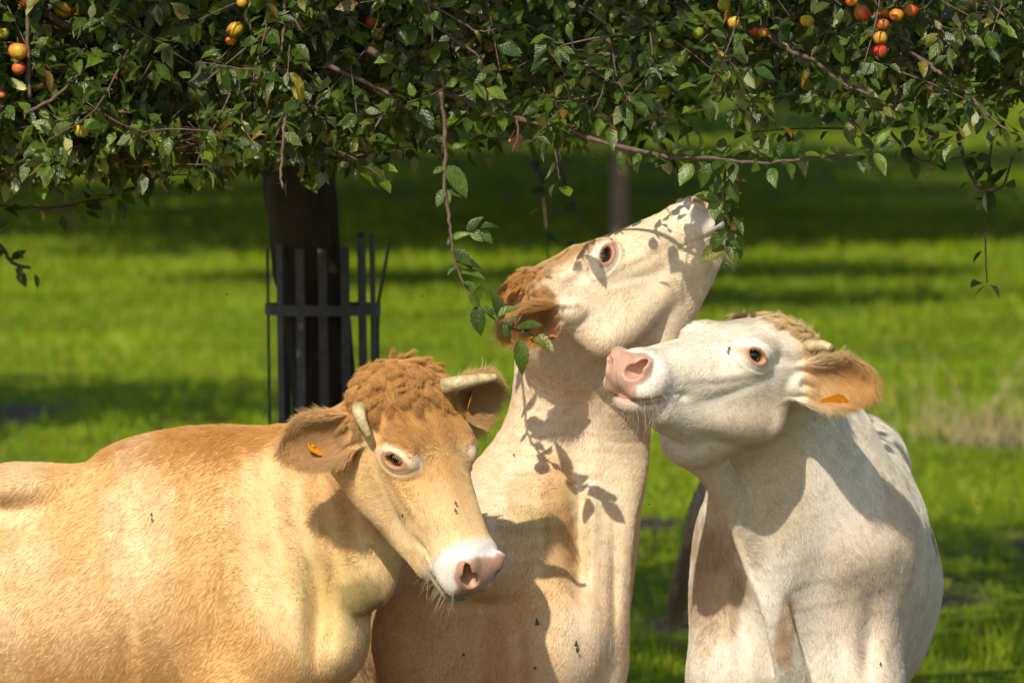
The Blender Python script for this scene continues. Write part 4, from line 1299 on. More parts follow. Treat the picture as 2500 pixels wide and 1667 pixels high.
# ------------------------------------------------------------------ apple tree
rt = np.random.default_rng(5)
BARK = simple_mat('bark', (0.050, 0.037, 0.026), 0.9, 0.2, 0.55, 12.0, 1.0, 34.0, stretch=(1, 1, 0.25))
TWIG = simple_mat('twig_bark', (0.125, 0.080, 0.064), 0.65, 0.35, 0.35, 60.0, 0.4, 150.0)
LEAF = leafy_mat('apple_leaf', (0.044, 0.076, 0.010), (0.17, 0.19, 0.09), (0.045, 0.074, 0.004), 0.36, 0.38, veins=True)


def leaf_shape(L, W, fold, curl, nl=6, wave=0.0, twist=0.0, ph=0.0):
    """verts and quads of one leaf: stalk end at the origin, along +x, face towards +z"""
    t = np.linspace(0, 1, nl + 1)
    w = W * 0.5 * np.sin(np.pi * t ** 0.78) ** 0.85 * (1 - 0.25 * t ** 6)
    if nl > 8: w[1:-1:2] *= 1.06; w[2:-1:2] *= 0.97
    w[0] = 0.0008; w[-1] = 0.0006
    cx = L * t - L * 0.10 * abs(curl) * t * t
    cz = -curl * L * 0.5 * t ** 1.8
    V = []
    for i in range(nl + 1):
        a = fold + twist * (t[i] - 0.5)
        wv = wave * W * math.sin(9 * t[i] + ph)
        V += [(cx[i], w[i] * math.cos(a), cz[i] + w[i] * math.sin(a) + wv), (cx[i], 0, cz[i]), (cx[i], -w[i] * math.cos(fold), cz[i] + w[i] * math.sin(fold) - wv)]
    F = []
    for i in range(nl):
        k = 3 * i
        F += [(k + 1, k + 4, k + 3, k), (k + 2, k + 5, k + 4, k + 1)]
    return np.array(V), np.array(F)


def blade_attr(me, n):
    k = len(me.vertices) // n // 3
    B = np.stack([np.repeat(np.linspace(0, 1, k), 3), np.tile((1.0, 0.0, -1.0), k), np.zeros(3 * k)], 1).astype(F4)
    a = me.attributes.new('blade', 'FLOAT_VECTOR', 'POINT'); a.data.foreach_set('vector', np.tile(B, (n, 1)).ravel())


def leaf_tint(r, kind=None):
    u = r.random() if kind is None else kind
    if u < 0.52: c = np.array((1.0, 1.0, 1.0)) * r.uniform(0.65, 1.2)
    elif u < 0.74: c = np.array((1.5, 1.40, 1.0)) * r.uniform(0.85, 1.2)
    elif u < 0.955: c = np.array((0.75, 0.85, 1.05)) * r.uniform(0.6, 1.0)
    elif u < 0.985: c = np.array((2.6, 1.5, 1.0)) * r.uniform(0.7, 1.1)
    else: c = np.array((2.6, 0.95, 1.3)) * r.uniform(0.6, 1.0)
    return c


def orient(dirs, normals):
    """matrices (n,3,3), columns x along the leaf, z its face"""
    x = dirs / np.linalg.norm(dirs, axis=1)[:, None]
    z = normals - x * (normals * x).sum(1)[:, None]
    z /= np.maximum(np.linalg.norm(z, axis=1), 1e-6)[:, None]
    y = np.cross(z, x)
    return np.stack([x, y, z], 2)


# what the photograph shows of the boughs nearest the camera: pixel tracks at their depth
def track(pts, y0, y1):
    n = len(pts)
    return np.array([at(p[0], p[1], y0 + (y1 - y0) * i / max(n - 1, 1)) for i, p in enumerate(pts)])


BOUGHS = [   # points, depths, radii
    ('long bough reaching to the right above the cows', [(900, 120), (1010, 188), (1068, 218), (1144, 245), (1232, 279), (1294, 297), (1366, 310), (1451, 341), (1600, 377), (1657, 386), (1746, 388), (1803, 394), (1880, 398), (1975, 388), (2105, 377), (2132, 362)], 14.25, 13.86, .0095, .0022, 'B1'),
    ('bare hanging twig with a leafy tip by the cream cow', [(1075, 225), (1083, 275), (1087, 364), (1085, 452), (1095, 528), (1102, 574), (1105, 606), (1118, 659), (1159, 733), (1222, 787), (1297, 818), (1338, 834)], 14.0, 13.98, .0060, .0018, 'B2'),
    ('leafy twig hanging at the cream cow\'s mouth', [(1775, 392), (1772, 430), (1765, 480), (1778, 530), (1786, 570), (1770, 600)], 13.95, 14.18, .0032, .0015, 'B3'),
    (None, [(1035, -30), (1045, 8), (1053, 57), (1056, 103)], 13.95, 13.95, .0042, .003, ''),
    (None, [(1045, 11), (1106, 42), (1164, 77), (1210, 70)], 13.96, 14.0, .0035, .0015, 's'),
    (None, [(1060, 57), (1114, 100), (1167, 138), (1183, 199)], 13.97, 14.0, .0045, .002, 's'),
    (None, [(1850, 60), (1918, 120), (1983, 145), (2025, 180), (2063, 207), (2124, 231)], 14.3, 14.05, .0065, .003, 'l'),
    (None, [(2150, 60), (2186, 107), (2262, 153), (2300, 184), (2366, 230), (2400, 268), (2454, 314), (2520, 350)], 14.35, 14.2, .0070, .0022, 'l'),
    (None, [(2180, 70), (2190, 191), (2182, 268), (2163, 306), (2124, 333), (2100, 314), (2071, 287)], 14.35, 14.25, .0055, .002, 's'),
    (None, [(2195, 130), (2224, 176), (2285, 226), (2358, 253), (2440, 240)], 14.5, 14.5, .0050, .002, 's'),
    (None, [(2130, 290), (2163, 314), (2216, 367), (2262, 394), (2358, 383)], 14.9, 15.1, .0060, .002, 'd'),
    (None, [(2320, 250), (2335, 306), (2350, 375), (2377, 440), (2408, 463), (2446, 455), (2473, 383)], 15.2, 15.2, .0070, .003, 'd'),
    (None, [(2420, 330), (2415, 421), (2408, 498), (2406, 593), (2410, 690)], 15.3, 15.3, .0035, .0018, 'd'),
    (None, [(69, -10), (69, 23), (67, 77), (69, 172), (73, 237)], 14.1, 14.1, .0060, .004, ''),
    (None, [(40, -20), (73, 19), (126, 42), (172, 69), (214, 77), (279, 71)], 14.3, 14.4, .0120, .008, 's'),
    (None, [(61, 277), (122, 245), (168, 207), (214, 161), (245, 122)], 14.1, 14.2, .0050, .0022, 'l'),
    (None, [(-30, 318), (0, 314), (107, 302), (191, 289), (276, 264), (356, 230), (432, 199), (520, 170)], 14.35, 14.6, .0070, .004, 'l'),
    (None, [(-30, 506), (0, 505), (126, 509), (203, 497), (283, 476), (344, 452), (452, 398), (540, 360)], 14.5, 14.9, .0045, .0055, 'l'),
    (None, [(15, 367), (57, 406), (115, 448), (180, 490)], 14.4, 14.45, .0050, .0022, 's'),
    (None, [(700, -20), (695, 46), (689, 96), (677, 153), (666, 184)], 14.15, 14.1, .0050, .003, 's'),
    (None, [(666, 184), (628, 172), (560, 165), (494, 153)], 14.1, 14.05, .0032, .0015, 'l'),
    (None, [(700, 280), (693, 314), (689, 383), (685, 421), (690, 460)], 14.05, 14.0, .0045, .003, ''),
    (None, [(120, 300), (128, 330), (122, 370), (140, 392)], 14.15, 14.15, .0030, .0015, 'l'),
    (None, [(1262, 292), (1264, 330), (1252, 372)], 13.95, 13.95, .0030, .002, ''),
    (None, [(1345, 310), (1352, 360), (1362, 410), (1366, 440)], 14.0, 14.0, .0028, .0014, 'l'),
    (None, [(-330, 300), (-200, 420), (-90, 520), (0, 600), (30, 640), (75, 655)], 16.8, 16.8, .010, .004, 'd'),
    (None, [(1290, 330), (1318, 420), (1330, 520), (1340, 640)], 18.6, 18.6, .008, .003, 'd'),
    (None, [(1360, 380), (1385, 460), (1410, 520), (1420, 590)], 18.8, 18.8, .008, .003, 'd'),
    (None, [(700, 40), (560, 60), (420, 20), (300, 30)], 15.2, 14.8, .012, .006, 's'),
    (None, [(1250, 60), (1380, 110), (1520, 120), (1650, 150), (1780, 140)], 15.0, 14.6, .010, .004, 'l'),
    (None, [(1500, 40), (1560, 150), (1570, 200), (1545, 300)], 14.7, 14.7, .006, .002, 's'),
    (None, [(800, 160), (900, 205), (960, 240), (930, 290), (905, 330)], 14.2, 14.1, .006, .002, 'l'),
]
tree = bpy.data.objects.new('apple_tree', None); col.objects.link(tree)
tree.location = (-0.60, 18.0, 0.0)
tag(tree, 'old apple tree with fruit, its drooping boughs hanging over the cows', 'tree')


def in_tree(o):
    o.parent = tree; o.matrix_parent_inverse = Matrix.Translation((0.60, -18.0, 0.0)); return o


# trunk and limbs
tp = np.array([(-.52, 18.0, -0.05), (-.53, 18.0, .25), (-.55, 18.0, .8), (-.59, 18.0, 1.3), (-.645, 18.0, 1.75), (-.67, 18.02, 1.98), (-.64, 18.05, 2.25)])
K = catmull(tp, 5)
rad = np.interp(np.linspace(0, 1, len(K)), [0, .06, .15, .5, .8, 1], [.19, .150, .122, .107, .112, .105])
V, Q, T = tube(K, rad, 26)
ang = np.arctan2(V[:, 1] - 18.0, V[:, 0] + .58)
V = V + np.stack([np.cos(ang), np.sin(ang), 0 * ang], 1) * (0.012 * noise(V.astype(F4), (14, 14, 4), 300) + 0.009 * noise(V.astype(F4), (40, 40, 9), 301))[:, None]
in_tree(mesh_mixed('trunk', V, Q, T, BARK))
limb_ends = []
LIMBS = [[(-.67, 18.02, 1.95), (-.85, 17.95, 2.12), (-1.15, 17.7, 2.45), (-1.5, 16.9, 2.75), (-1.6, 15.6, 2.85)],
         [(-.64, 18.0, 2.15), (-.55, 17.6, 2.5), (-.40, 16.8, 2.8), (-.25, 15.8, 2.85), (-.2, 14.9, 2.72)],
         [(-.62, 18.05, 2.2), (-.2, 18.0, 2.6), (.5, 17.2, 2.9), (1.0, 16.2, 2.95), (1.25, 15.1, 2.75)],
         [(-.62, 18.1, 2.2), (-.1, 18.4, 2.8), (1.2, 18.6, 3.2), (2.8, 18.6, 3.3), (4.0, 18.4, 3.0)],
         [(-.64, 18.1, 2.2), (-.7, 18.6, 2.9), (-.5, 19.8, 3.5), (-.2, 21.4, 3.8), (.1, 22.8, 3.5)],
         [(-.66, 18.05, 2.2), (-1.2, 18.3, 2.8), (-2.4, 18.7, 3.3), (-3.6, 18.8, 3.4), (-4.6, 18.6, 3.0)],
         [(-.64, 18.05, 2.2), (-.6, 18.1, 3.0), (-.5, 18.0, 4.0), (-.3, 18.1, 4.8)]]
for L in LIMBS:
    K = catmull(np.array(L), 5)
    V, Q, T = tube(K, np.linspace(.064, .020, len(K)), 12)
    V = V + 0.006 * np.stack([noise(V.astype(F4), 9, 310 + k) for k in range(3)], 1)
    in_tree(mesh_mixed('limb', V, Q, T, BARK))

leaf_pos, leaf_dir, leaf_nrm, leaf_L = [], [], [], []


def whorl(p, along, n, L0=0.045, L1=0.075, droop=0.25, face=(0, -0.45, 0.75)):
    for _ in range(n):
        d = rt.normal(0, 1, 3); d -= along * (d @ along) * 0.7
        d = nrm(d + along * 0.25 + np.array((0, 0, -droop)))
        nn = nrm(np.asarray(face) + rt.normal(0, 0.42, 3))
        leaf_pos.append(p + rt.normal(0, 0.006, 3) + d * 0.012); leaf_dir.append(d); leaf_nrm.append(nn); leaf_L.append(rt.uniform(L0, L1))


bough_sets = []
for lab, pts, y0, y1, r0, r1, mode in BOUGHS:
    K = catmull(track(pts, y0, y1), 5)
    K[1:-1] += rt.normal(0, 0.0012, K[1:-1].shape)
    r = np.linspace(r0, r1, len(K)) * (1 + 0.10 * np.sin(np.arange(len(K)) * 1.7))
    V, Q, T = tube(K, r, 8)
    o = in_tree(mesh_mixed('branch', V, Q, T, TWIG))
    if lab: o['label'] = lab
    seg = np.linalg.norm(np.diff(K, axis=0), axis=1).sum()
    Tn = np.gradient(K, axis=0); Tn /= np.linalg.norm(Tn, axis=1)[:, None]
    k0 = len(leaf_pos)
    step = {'B1': 0.027, 'B3': 0.026, 'l': 0.040, 's': 0.075, 'd': 0.055}.get(mode)
    if step:
        n = max(2, int(seg / step))
        for u in np.linspace(0.12 if mode in 'ls' else 0.05, 1.0, n):
            j = min(int(u * (len(K) - 1)), len(K) - 1)
            whorl(K[j], Tn[j], int(rt.integers(2, 4)) if mode == 'B1' else int(rt.integers(1, 4)), 0.036 if mode == 'B3' else 0.040, 0.056 if mode == 'B3' else 0.066, -0.28 if mode == 'B1' else 0.25)
    bough_sets.append((mode, k0, len(leaf_pos)))

# leaves one can pick out in the photograph on the hanging twig: base px, tip px, depth, which way the face looks
PICK = [((1268, 828), (1278, 918), 13.96, (0.1, -1, 0.25)), ((1262, 800), (1326, 782), 13.94, (-0.1, -0.6, 0.8)), ((1235, 790), (1262, 768), 13.95, (0.2, -.7, .7)),
        ((1300, 822), (1352, 862), 13.95, (0.2, -.75, .5)), ((1228, 788), (1246, 832), 13.97, (0.0, -1, 0.1)), ((1222, 782), (1218, 700), 13.98, (0.6, -.8, 0.2)),
        ((1215, 775), (1268, 752), 13.96, (0.1, -.5, 0.8)), ((1165, 745), (1170, 822), 13.98, (-0.3, -1, 0.1)), ((1160, 733), (1180, 690), 13.98, (0.4, -.8, .3)),
        ((1130, 690), (1172, 708), 13.98, (0, -.6, .8)), ((1122, 668), (1190, 670), 13.99, (0, -.5, .8)), ((1112, 640), (1180, 640), 13.99, (0.1, -.6, .8)),
        ((1108, 610), (1155, 655), 13.99, (0.3, -.8, .4)), ((1104, 585), (1150, 565), 14.0, (0, -.8, .5)), ((1104, 575), (1092, 600), 14.0, (0.2, -.8, .3)),
        ((1140, 565), (1175, 523), 14.0, (-.5, -.7, .4)), ((1165, 560), (1215, 540), 14.0, (0.2, -.5, .8)), ((1172, 562), (1205, 592), 14.0, (0.1, -.9, .2)), ((1150, 560), (1180, 590), 14.0, (-.2, -.9, .2)),
        ((1088, 462), (1064, 505), 14.0, (-.3, -.9, .2)), ((1090, 462), (1092, 512), 14.0, (0.2, -.9, .2)), ((1095, 465), (1128, 478), 14.0, (.2, -.8, .5)), ((1086, 410), (1056, 425), 14.0, (0, -.8, .5)),
        ((1090, 405), (1145, 480), 14.0, (.4, -.8, .2)), ((1104, 362), (1136, 348), 14.0, (0, -.9, .3)), ((1345, 838), (1325, 812), 13.98, (0, -.8, .5)), ((1112, 648), (1092, 672), 13.99, (-.2, -.9, .3)),
        ((1170, 748), (1142, 722), 13.98, (-.2, -.8, .5)), ((1280, 815), (1300, 792), 13.95, (-.1, -.6, .8)), ((1205, 770), (1185, 745), 13.97, (-.2, -.7, .6)),
        ((1755, 490), (1690, 472), 13.99, (-.1, -.8, .6)), ((1750, 480), (1745, 540), 14.0, (-.3, -.9, .2)), ((1775, 560), (1722, 610), 14.04, (-.2, -.9, .3)), ((1768, 600), (1708, 642), 14.06, (-.2, -.9, .2)),
        ((1780, 590), (1812, 604), 14.05, (.1, -.7, .7)), ((1775, 600), (1790, 640), 14.05, (.2, -.9, .2)), ((1785, 560), (1818, 530), 14.05, (.3, -.8, .4)), ((1790, 530), (1815, 575), 14.04, (.4, -.8, .2)),
        ((1770, 440), (1805, 495), 13.98, (.3, -.9, .2)), ((1772, 420), (1740, 470), 13.97, (-.3, -.9, .3)), ((1690, 400), (1660, 455), 13.9, (-.4, -.9, .2)), ((1735, 400), (1700, 460), 13.92, (-.2, -.9, .3))]
k0 = len(leaf_pos)
for (b0, b1, Yd, nn) in PICK:
    p0, p1 = at(*b0, Yd), at(*b1, Yd - 0.01)
    leaf_pos.append(p0); leaf_dir.append(p1 - p0); leaf_nrm.append(np.array(nn, float)); leaf_L.append(np.linalg.norm(p1 - p0) * 1.02)
bough_sets.append(('pick', k0, len(leaf_pos)))

BROWN = [((708, 178), (756, 250), 14.02, (.4, -.9, .2), (5.5, 2.6, 2.0)), ((640, 318), (605, 345), 14.02, (0, -.8, .5), (3.2, 1.4, 2.2)), ((650, 10), (690, 42), 14.1, (.2, -.8, .4), (3.0, 1.3, 1.8)),
         ((1158, 75), (1180, 105), 13.98, (.2, -.9, .2), (4.0, 1.7, 2.4)), ((1975, 168), (1952, 212), 14.1, (-.2, -.9, .3), (3.6, 1.7, 1.8)), ((112, 172), (132, 232), 14.05, (.2, -.9, .2), (2.6, 1.0, 1.6)), ((655, 222), (648, 262), 14.05, (-.2, -.9, .2), (2.4, 1.1, 2.0))]
BROWN0 = len(leaf_pos)
for (b0, b1, Yd, nn, tintc) in BROWN:
    p0, p1 = at(*b0, Yd), at(*b1, Yd - 0.01)
    leaf_pos.append(p0); leaf_dir.append(p1 - p0); leaf_nrm.append(np.array(nn, float)); leaf_L.append(np.linalg.norm(p1 - p0) * 1.05)
bough_sets.append(('pick', BROWN0, len(leaf_pos)))

# choose the 300 that show largest as leaves of their own; the rest join the foliage
single = np.zeros(len(leaf_pos), bool)
for mode, a, b_ in bough_sets:
    if mode in ('pick', 'B1', 'B3', 'B2'): single[a:b_] = True
rest = [i for mode, a, b_ in bough_sets if mode in 'ls' and mode for i in range(a, b_)]
rt.shuffle(rest)
single[rest[:max(0, 297 - int(single.sum()))]] = True
print('leaves on boughs', len(leaf_pos), 'single', int(single.sum()))

variants = []
for k in range(26):
    V, F = leaf_shape(1.0, rt.uniform(0.48, 0.66), rt.uniform(0.15, 0.75), rt.uniform(-0.35, 0.95), 11, rt.uniform(0.01, 0.05), rt.uniform(-.5, .5), rt.uniform(0, 6))
    me = np_mesh('leaf', V, F)
    vcolor(me, 'tint', leaf_tint(rt, 0.1 + 0.9 * k / 26 if k < 23 else [0.97, 0.99, 0.7][k - 23]))
    blade_attr(me, 1)
    me.materials.append(LEAF)
    variants.append(me)
# thin stalk shared by the leaves is part of each leaf's own mesh: the midrib reaches the twig
brown = {}
for (b0, b1, Yd, nn, tintc) in BROWN:
    V, F = leaf_shape(1.0, 0.45, 0.9, 1.1, 11, 0.09, 1.0, 2.0)
    me = np_mesh('leaf', V, F); vcolor(me, 'tint', tintc); blade_attr(me, 1); me.materials.append(LEAF)
    brown[BROWN0 + len(brown)] = me
M3 = orient(np.array(leaf_dir), np.array(leaf_nrm))
for i in np.nonzero(single)[0]:
    o = bpy.data.objects.new('leaf', variants[int(rt.integers(0, 26))]); col.objects.link(o)
    s = leaf_L[i]
    if i in brown: o.data = brown[i]
    M = Matrix((M3[i] * s).tolist()).to_4x4(); M.translation = Vector(leaf_pos[i])
    in_tree(o); o.matrix_basis = M

# ------------------------------------------------------------------ apples
APPLES = [  # px, py, radius px, depth, colour mix (0 green .. 1 red), label
    (44, 126, 25, 14.05, .72, 'orange-red apple high at the left edge, beside a bare vertical twig'),
    (46, 168, 18, 14.07, .95, 'small red apple with a dark split, just under the orange-red one at left edge'),
    (153, 25, 24, 14.35, .55, 'orange apple above the thick curved bough at top left'),
    (188, 30, 15, 14.45, .70, 'orange-red apple half behind leaves, right of the orange one at top left'),
    (6, 82, 18, 14.2, .38, 'dull yellow apple cut by the left frame edge near the top'),
    (57, 12, 14, 14.3, .85, 'reddish apple at the very top left corner'),
    (4, 233, 10, 14.15, .98, 'tiny sliver of red apple at the left edge below the split one'),
    (199, 320, 20, 14.15, .42, 'yellow apple hanging alone under the left bough'),
    (486, 333, 19, 14.7, .78, 'orange-red apple in the shade, left of the trunk'),
    (499, 297, 17, 14.75, .12, 'green apple in the shade just above the orange-red one by the trunk'),
    (488, 369, 19, 14.75, .30, 'greenish yellow apple just below the orange-red one by the trunk'),
    (484, 256, 18, 14.9, .08, 'dark green apple showing its eye, highest of the column left of the trunk'),
    (365, 392, 20, 14.8, .45, 'yellow-orange apple lying sideways on the low left twig'),
    (40, 413, 17, 14.6, .25, 'yellow-green apple low at the left edge'),
    (574, 73, 22, 14.25, .58, 'orange apple half hidden by leaves above the trunk'),
    (564, 100, 15, 14.28, .80, 'reddish apple tucked below the half hidden orange one above the trunk'),
    (591, 8, 14, 14.2, .66, 'orange apple cut by the top edge above the trunk'),
    (905, 55, 17, 14.45, .95, 'dark red apple beside a yellow one, top centre-left'),
    (922, 84, 17, 14.4, .36, 'yellow apple with a clear eye just below the dark red one'),
    (928, 216, 18, 14.55, .42, 'yellow-orange apple half covered by a leaf right of the trunk'),
    (1428, 54, 13, 14.5, .34, 'small yellow apple among leaves at top centre'),
    (1364, 165, 14, 14.55, .15, 'small green apple among leaves above the long bough'),
    (1194, 115, 15, 14.6, .30, 'dull yellow apple behind the dead brown leaf'),
    (1632, 107, 15, 14.3, .22, 'yellow-green apple with a brown eye at upper centre-right'),
    (1704, 82, 16, 14.35, .14, 'green apple right of the yellow-green one at upper centre-right'),
    (1619, 226, 19, 14.45, .18, 'large green apple hanging from a long twig above the raised head'),
    (1508, 233, 20, 15.0, .40, 'dull orange apple in the shade, largest one left of the long twig'),
    (1458, 199, 17, 15.0, .30, 'dull brownish yellow apple up left of the dull orange one'),
    (1667, 165, 16, 14.7, .33, 'yellow apple behind a leaf, above the large green one'),
    (1627, 23, 12, 14.5, .34, 'bright yellow apple mostly hidden near the top edge, centre-right'),
    (1767, 14, 17, 14.2, .36, 'clear yellow apple at the top edge right of centre'),
    (1793, 56, 18, 14.2, .55, 'orange and yellow apple below the clear yellow one'),
    (1841, 78, 12, 14.25, .96, 'crimson apple behind a leaf, left one of a touching pair'),
    (1864, 80, 14, 14.22, .78, 'orange-red apple, right one of the touching pair'),
    (1970, 52, 18, 14.2, .48, 'round yellow apple with an orange cheek hanging alone at upper right'),
    (1918, 38, 15, 14.7, .08, 'dark green apple in the shade, left of the round yellow one'),
    (2079, 4, 17, 14.2, .72, 'orange-red apple cut by the top edge at upper right'),
    (2105, 34, 22, 14.15, .88, 'largest red apple of the bunch at upper right'),
    (2157, 32, 15, 14.25, .84, 'pinkish red apple between the largest one and the streaked one'),
    (2188, 38, 19, 14.18, .82, 'red-streaked apple in the middle of the upper right bunch'),
    (2224, 27, 20, 14.25, .86, 'dusky pink apple at the right end of the bunch'),
    (2153, 60, 18, 14.16, .90, 'red apple above the leaf, upper one of the vertical row of three'),
    (2149, 94, 19, 14.14, .66, 'orange apple in the middle of the vertical row of three'),
    (2147, 126, 20, 14.14, .99, 'bright red apple under a leaf, lowest of the vertical row'),
    (2362, 15, 18, 14.6, .25, 'yellow-green apple at the top edge near the right corner'),
    (2243, 5, 14, 14.5, .18, 'green apple at the top edge, above the dusky pink one'),
]
m, nt, b = new_mat('apple_skin')
a = nd(nt, 'ShaderNodeAttribute', attribute_name='skin')
n = noise_node(nt, 110.0, 3.0); 
nt.links.new(mix_mul(nt, a.outputs['Color'], n.outputs['Fac'], 0.78, 1.2), b.inputs['Base Color'])
b.inputs['Roughness'].default_value = 0.42; b.inputs['Specular IOR Level'].default_value = 0.4
b.inputs['Subsurface Weight'].default_value = 0.08; b.inputs['Subsurface Radius'].default_value = (0.01, 0.004, 0.002)
APPLE = m
STEM = simple_mat('apple_stem', (0.10, 0.06, 0.03), 0.8)
CALYX = simple_mat('apple_eye', (0.05, 0.03, 0.018), 0.9)


def apple_mesh(r, mix, rr):
    nu, nv = 20, 14
    th = np.linspace(0.0, np.pi, nv)
    prof_r = np.sin(th) ** 0.92
    prof_z = 0.86 * np.cos(th) - 0.34 * np.exp(-(th / 0.42) ** 2) + 0.16 * np.exp(-((np.pi - th) / 0.33) ** 2) + 0.04 * np.sin(th) ** 2
    prof_r = prof_r * (1 + 0.06 * np.cos(th))
    ph = np.linspace(0, 2 * np.pi, nu, endpoint=False)
    lump = 1 + 0.035 * np.cos(ph[None] * 5 + 0.6) * sstep(1.7, 3.0, th)[:, None] + 0.03 * np.cos(ph[None] + rr.uniform(0, 6))
    V = np.stack([prof_r[:, None] * np.cos(ph)[None] * lump, prof_r[:, None] * np.sin(ph)[None] * lump, np.repeat(prof_z[:, None], nu, 1)], -1).reshape(-1, 3) * r
    i = np.arange(nv - 1)[:, None] * nu; j = np.arange(nu)[None]; j2 = (j + 1) % nu
    F = np.stack([i + j, i + nu + j, i + nu + j2, i + j2], -1).reshape(-1, 4)
    me = np_mesh('apple', V, F)
    green, yellow, orange, red = (np.array(x) for x in ((0.20, 0.30, 0.03), (0.55, 0.40, 0.035), (0.62, 0.20, 0.035), (0.48, 0.028, 0.018)))
    u = V / r
    side = np.array((rr.uniform(-.5, .5), -0.6, 0.45)); side /= np.linalg.norm(side)
    g = mix + 0.28 * (u @ side) + 0.12 * noise((u * 2.2).astype(F4) + rr.uniform(0, 50), 1.0, 400) + 0.10 * noise((np.stack([np.arctan2(u[:, 1], u[:, 0]) * 4, u[:, 2] * .6, u[:, 0] * 0], 1)).astype(F4) + rr.uniform(0, 50), 1.5, 401)
    g = np.clip(g, 0, 1)
    C = np.where((g < .35)[:, None], green + (yellow - green) * (g / .35)[:, None], np.where((g < .65)[:, None], yellow + (orange - yellow) * ((g - .35) / .3)[:, None], orange + (red - orange) * np.clip((g - .65) / .3, 0, 1)[:, None]))
    vcolor(me, 'skin', C)
    return me


ap_pos = []
ra_ = np.random.default_rng(77)
for (px, py, rp, Yd, mix, lab) in APPLES:
    r = rp * Yd / FPX * 0.97
    p = at(px, py, Yd)
    o = link('apple', apple_mesh(r, mix, ra_), None, APPLE)
    o.location = p
    tilt = ra_.uniform(0.1, 0.75); az = ra_.uniform(-2.6, -0.5)       # eye end swings outwards
    o.rotation_euler = Vector((-math.cos(az) * math.sin(tilt), -math.sin(az) * math.sin(tilt), math.cos(tilt))).to_track_quat('Z', 'Y').to_euler()
    tag(o, lab, 'apple', 'apples hanging in the tree')
    t = np.linspace(0, 1, 4)[:, None]
    V, Q, T = tube(np.array((0, 0, 0.50 * r)) + np.array((0.15, 0.1, 1.0)) * t * r * 1.0, np.full(4, 0.0011), 6)
    mesh_mixed('stem', V, Q, T, STEM, o)
    V, F = [], []
    for k in range(5):
        a0 = k * 1.2566
        c_, s_ = math.cos(a0), math.sin(a0)
        V += [(0.02 * r * c_, 0.02 * r * s_, -0.735 * r), (0.17 * r * c_ - 0.06 * r * s_, 0.17 * r * s_ + 0.06 * r * c_, -0.80 * r), (0.15 * r * c_, 0.15 * r * s_, -0.92 * r), (0.17 * r * c_ + 0.06 * r * s_, 0.17 * r * s_ - 0.06 * r * c_, -0.80 * r)]
        F += [(4 * k, 4 * k + 1, 4 * k + 2, 4 * k + 3)]
    mesh_mixed('calyx', np.array(V), np.array(F), [], CALYX, o, False)
    ap_pos.append(np.append(p, r))
ap_pos = np.array(ap_pos)

# ------------------------------------------------------------------ the rest of the crown: twigs with whorls of leaves
UX = (np.array([-900, 0, 250, 450, 620, 800, 870, 1100, 1300, 1500, 1700, 1900, 2150, 2300, 2480, 3400]) - 1250) / 1000.0
UZ = 2.2 - (np.array([525, 530, 490, 425, 430, 425, 395, 410, 415, 400, 335, 295, 315, 345, 345, 420]) - 250) / 1000.0


def underside(x):
    return np.interp(x, UX, UZ) + 0.085 * float(noise(np.array([[x, 0, 0]], F4), 4.5, 600)[0]) + 0.05 * float(noise(np.array([[x, 0, 0]], F4), 13.0, 601)[0])


tw = []
def add_twigs(n, x0, x1, y0, y1, z0, z1, ell_=None, hang=0.5, l0=0.18, l1=0.42, lean=False):
    got = 0
    while got < n:
        p = np.array((rt.uniform(x0, x1), rt.uniform(y0, y1), rt.uniform(z0, z1)))
        if ell_ is not None:
            q_ = (p - ell_[0]) / ell_[1]
            rr = q_ @ q_
            if rr > 1 or rr < 0.25 and rt.random() < 0.6: continue
        if ell_ is not None and p[0] > 0.1 and p[1] < 15.6 + 0.35 * (p[2] - 2.1): continue
        if lean and not (14.42 - 0.98 * (p[2] - 2.1) < p[1] < 15.7 - 0.3 * (p[2] - 2.1)): continue
        d = rt.normal(0, 1, 3); d[2] = d[2] * 0.5 - hang; d[1] -= 0.25; d = nrm(d)
        L = rt.uniform(l0, l1)
        e = p + d * L + np.array((0, 0, -0.25 * L * L / 0.4))
        zm = underside(p[0] * 14 / max(p[1], 14)) + (p[1] - 14) * 0.04
        if min(p[2], e[2]) < zm + 0.02 + 0.10 * rt.random() ** 2: continue
        tw.append((p, 0.5 * (p + e) + rt.normal(0, 0.02, 3), e)); got += 1


add_twigs(130, -1.45, -0.72, 14.2, 15.2, 1.93, 2.12, hang=0.2)
add_twigs(240, -2.2, 0.2, 15.2, 17.5, 2.6, 4.3, hang=0.3)
CR = (np.array((-0.2, 19.8, 3.1)), np.array((5.4, 6.4, 2.1)))
add_twigs(760, -1.75, 1.75, 14.15, 15.1, 1.95, 2.62, hang=0.35)
add_twigs(1150, -2.0, 2.0, 15.0, 17.2, 1.95, 2.95, hang=0.35)
add_twigs(620, -3.2, 0.5, 12.3, 15.6, 2.45, 4.1, None, 0.2, 0.25, 0.5, lean=True)
add_twigs(820, -5.4, 5.4, 14.6, 26.0, 2.0, 5.1, CR, 0.3, 0.25, 0.6)
add_twigs(700, -3.0, 4.4, 17.6, 26.0, 2.6, 4.6, None, 0.2, 0.3, 0.6)
VT, QT, TT, base = [], [], [], 0
lp, ld, ln, ll = [], [], [], []
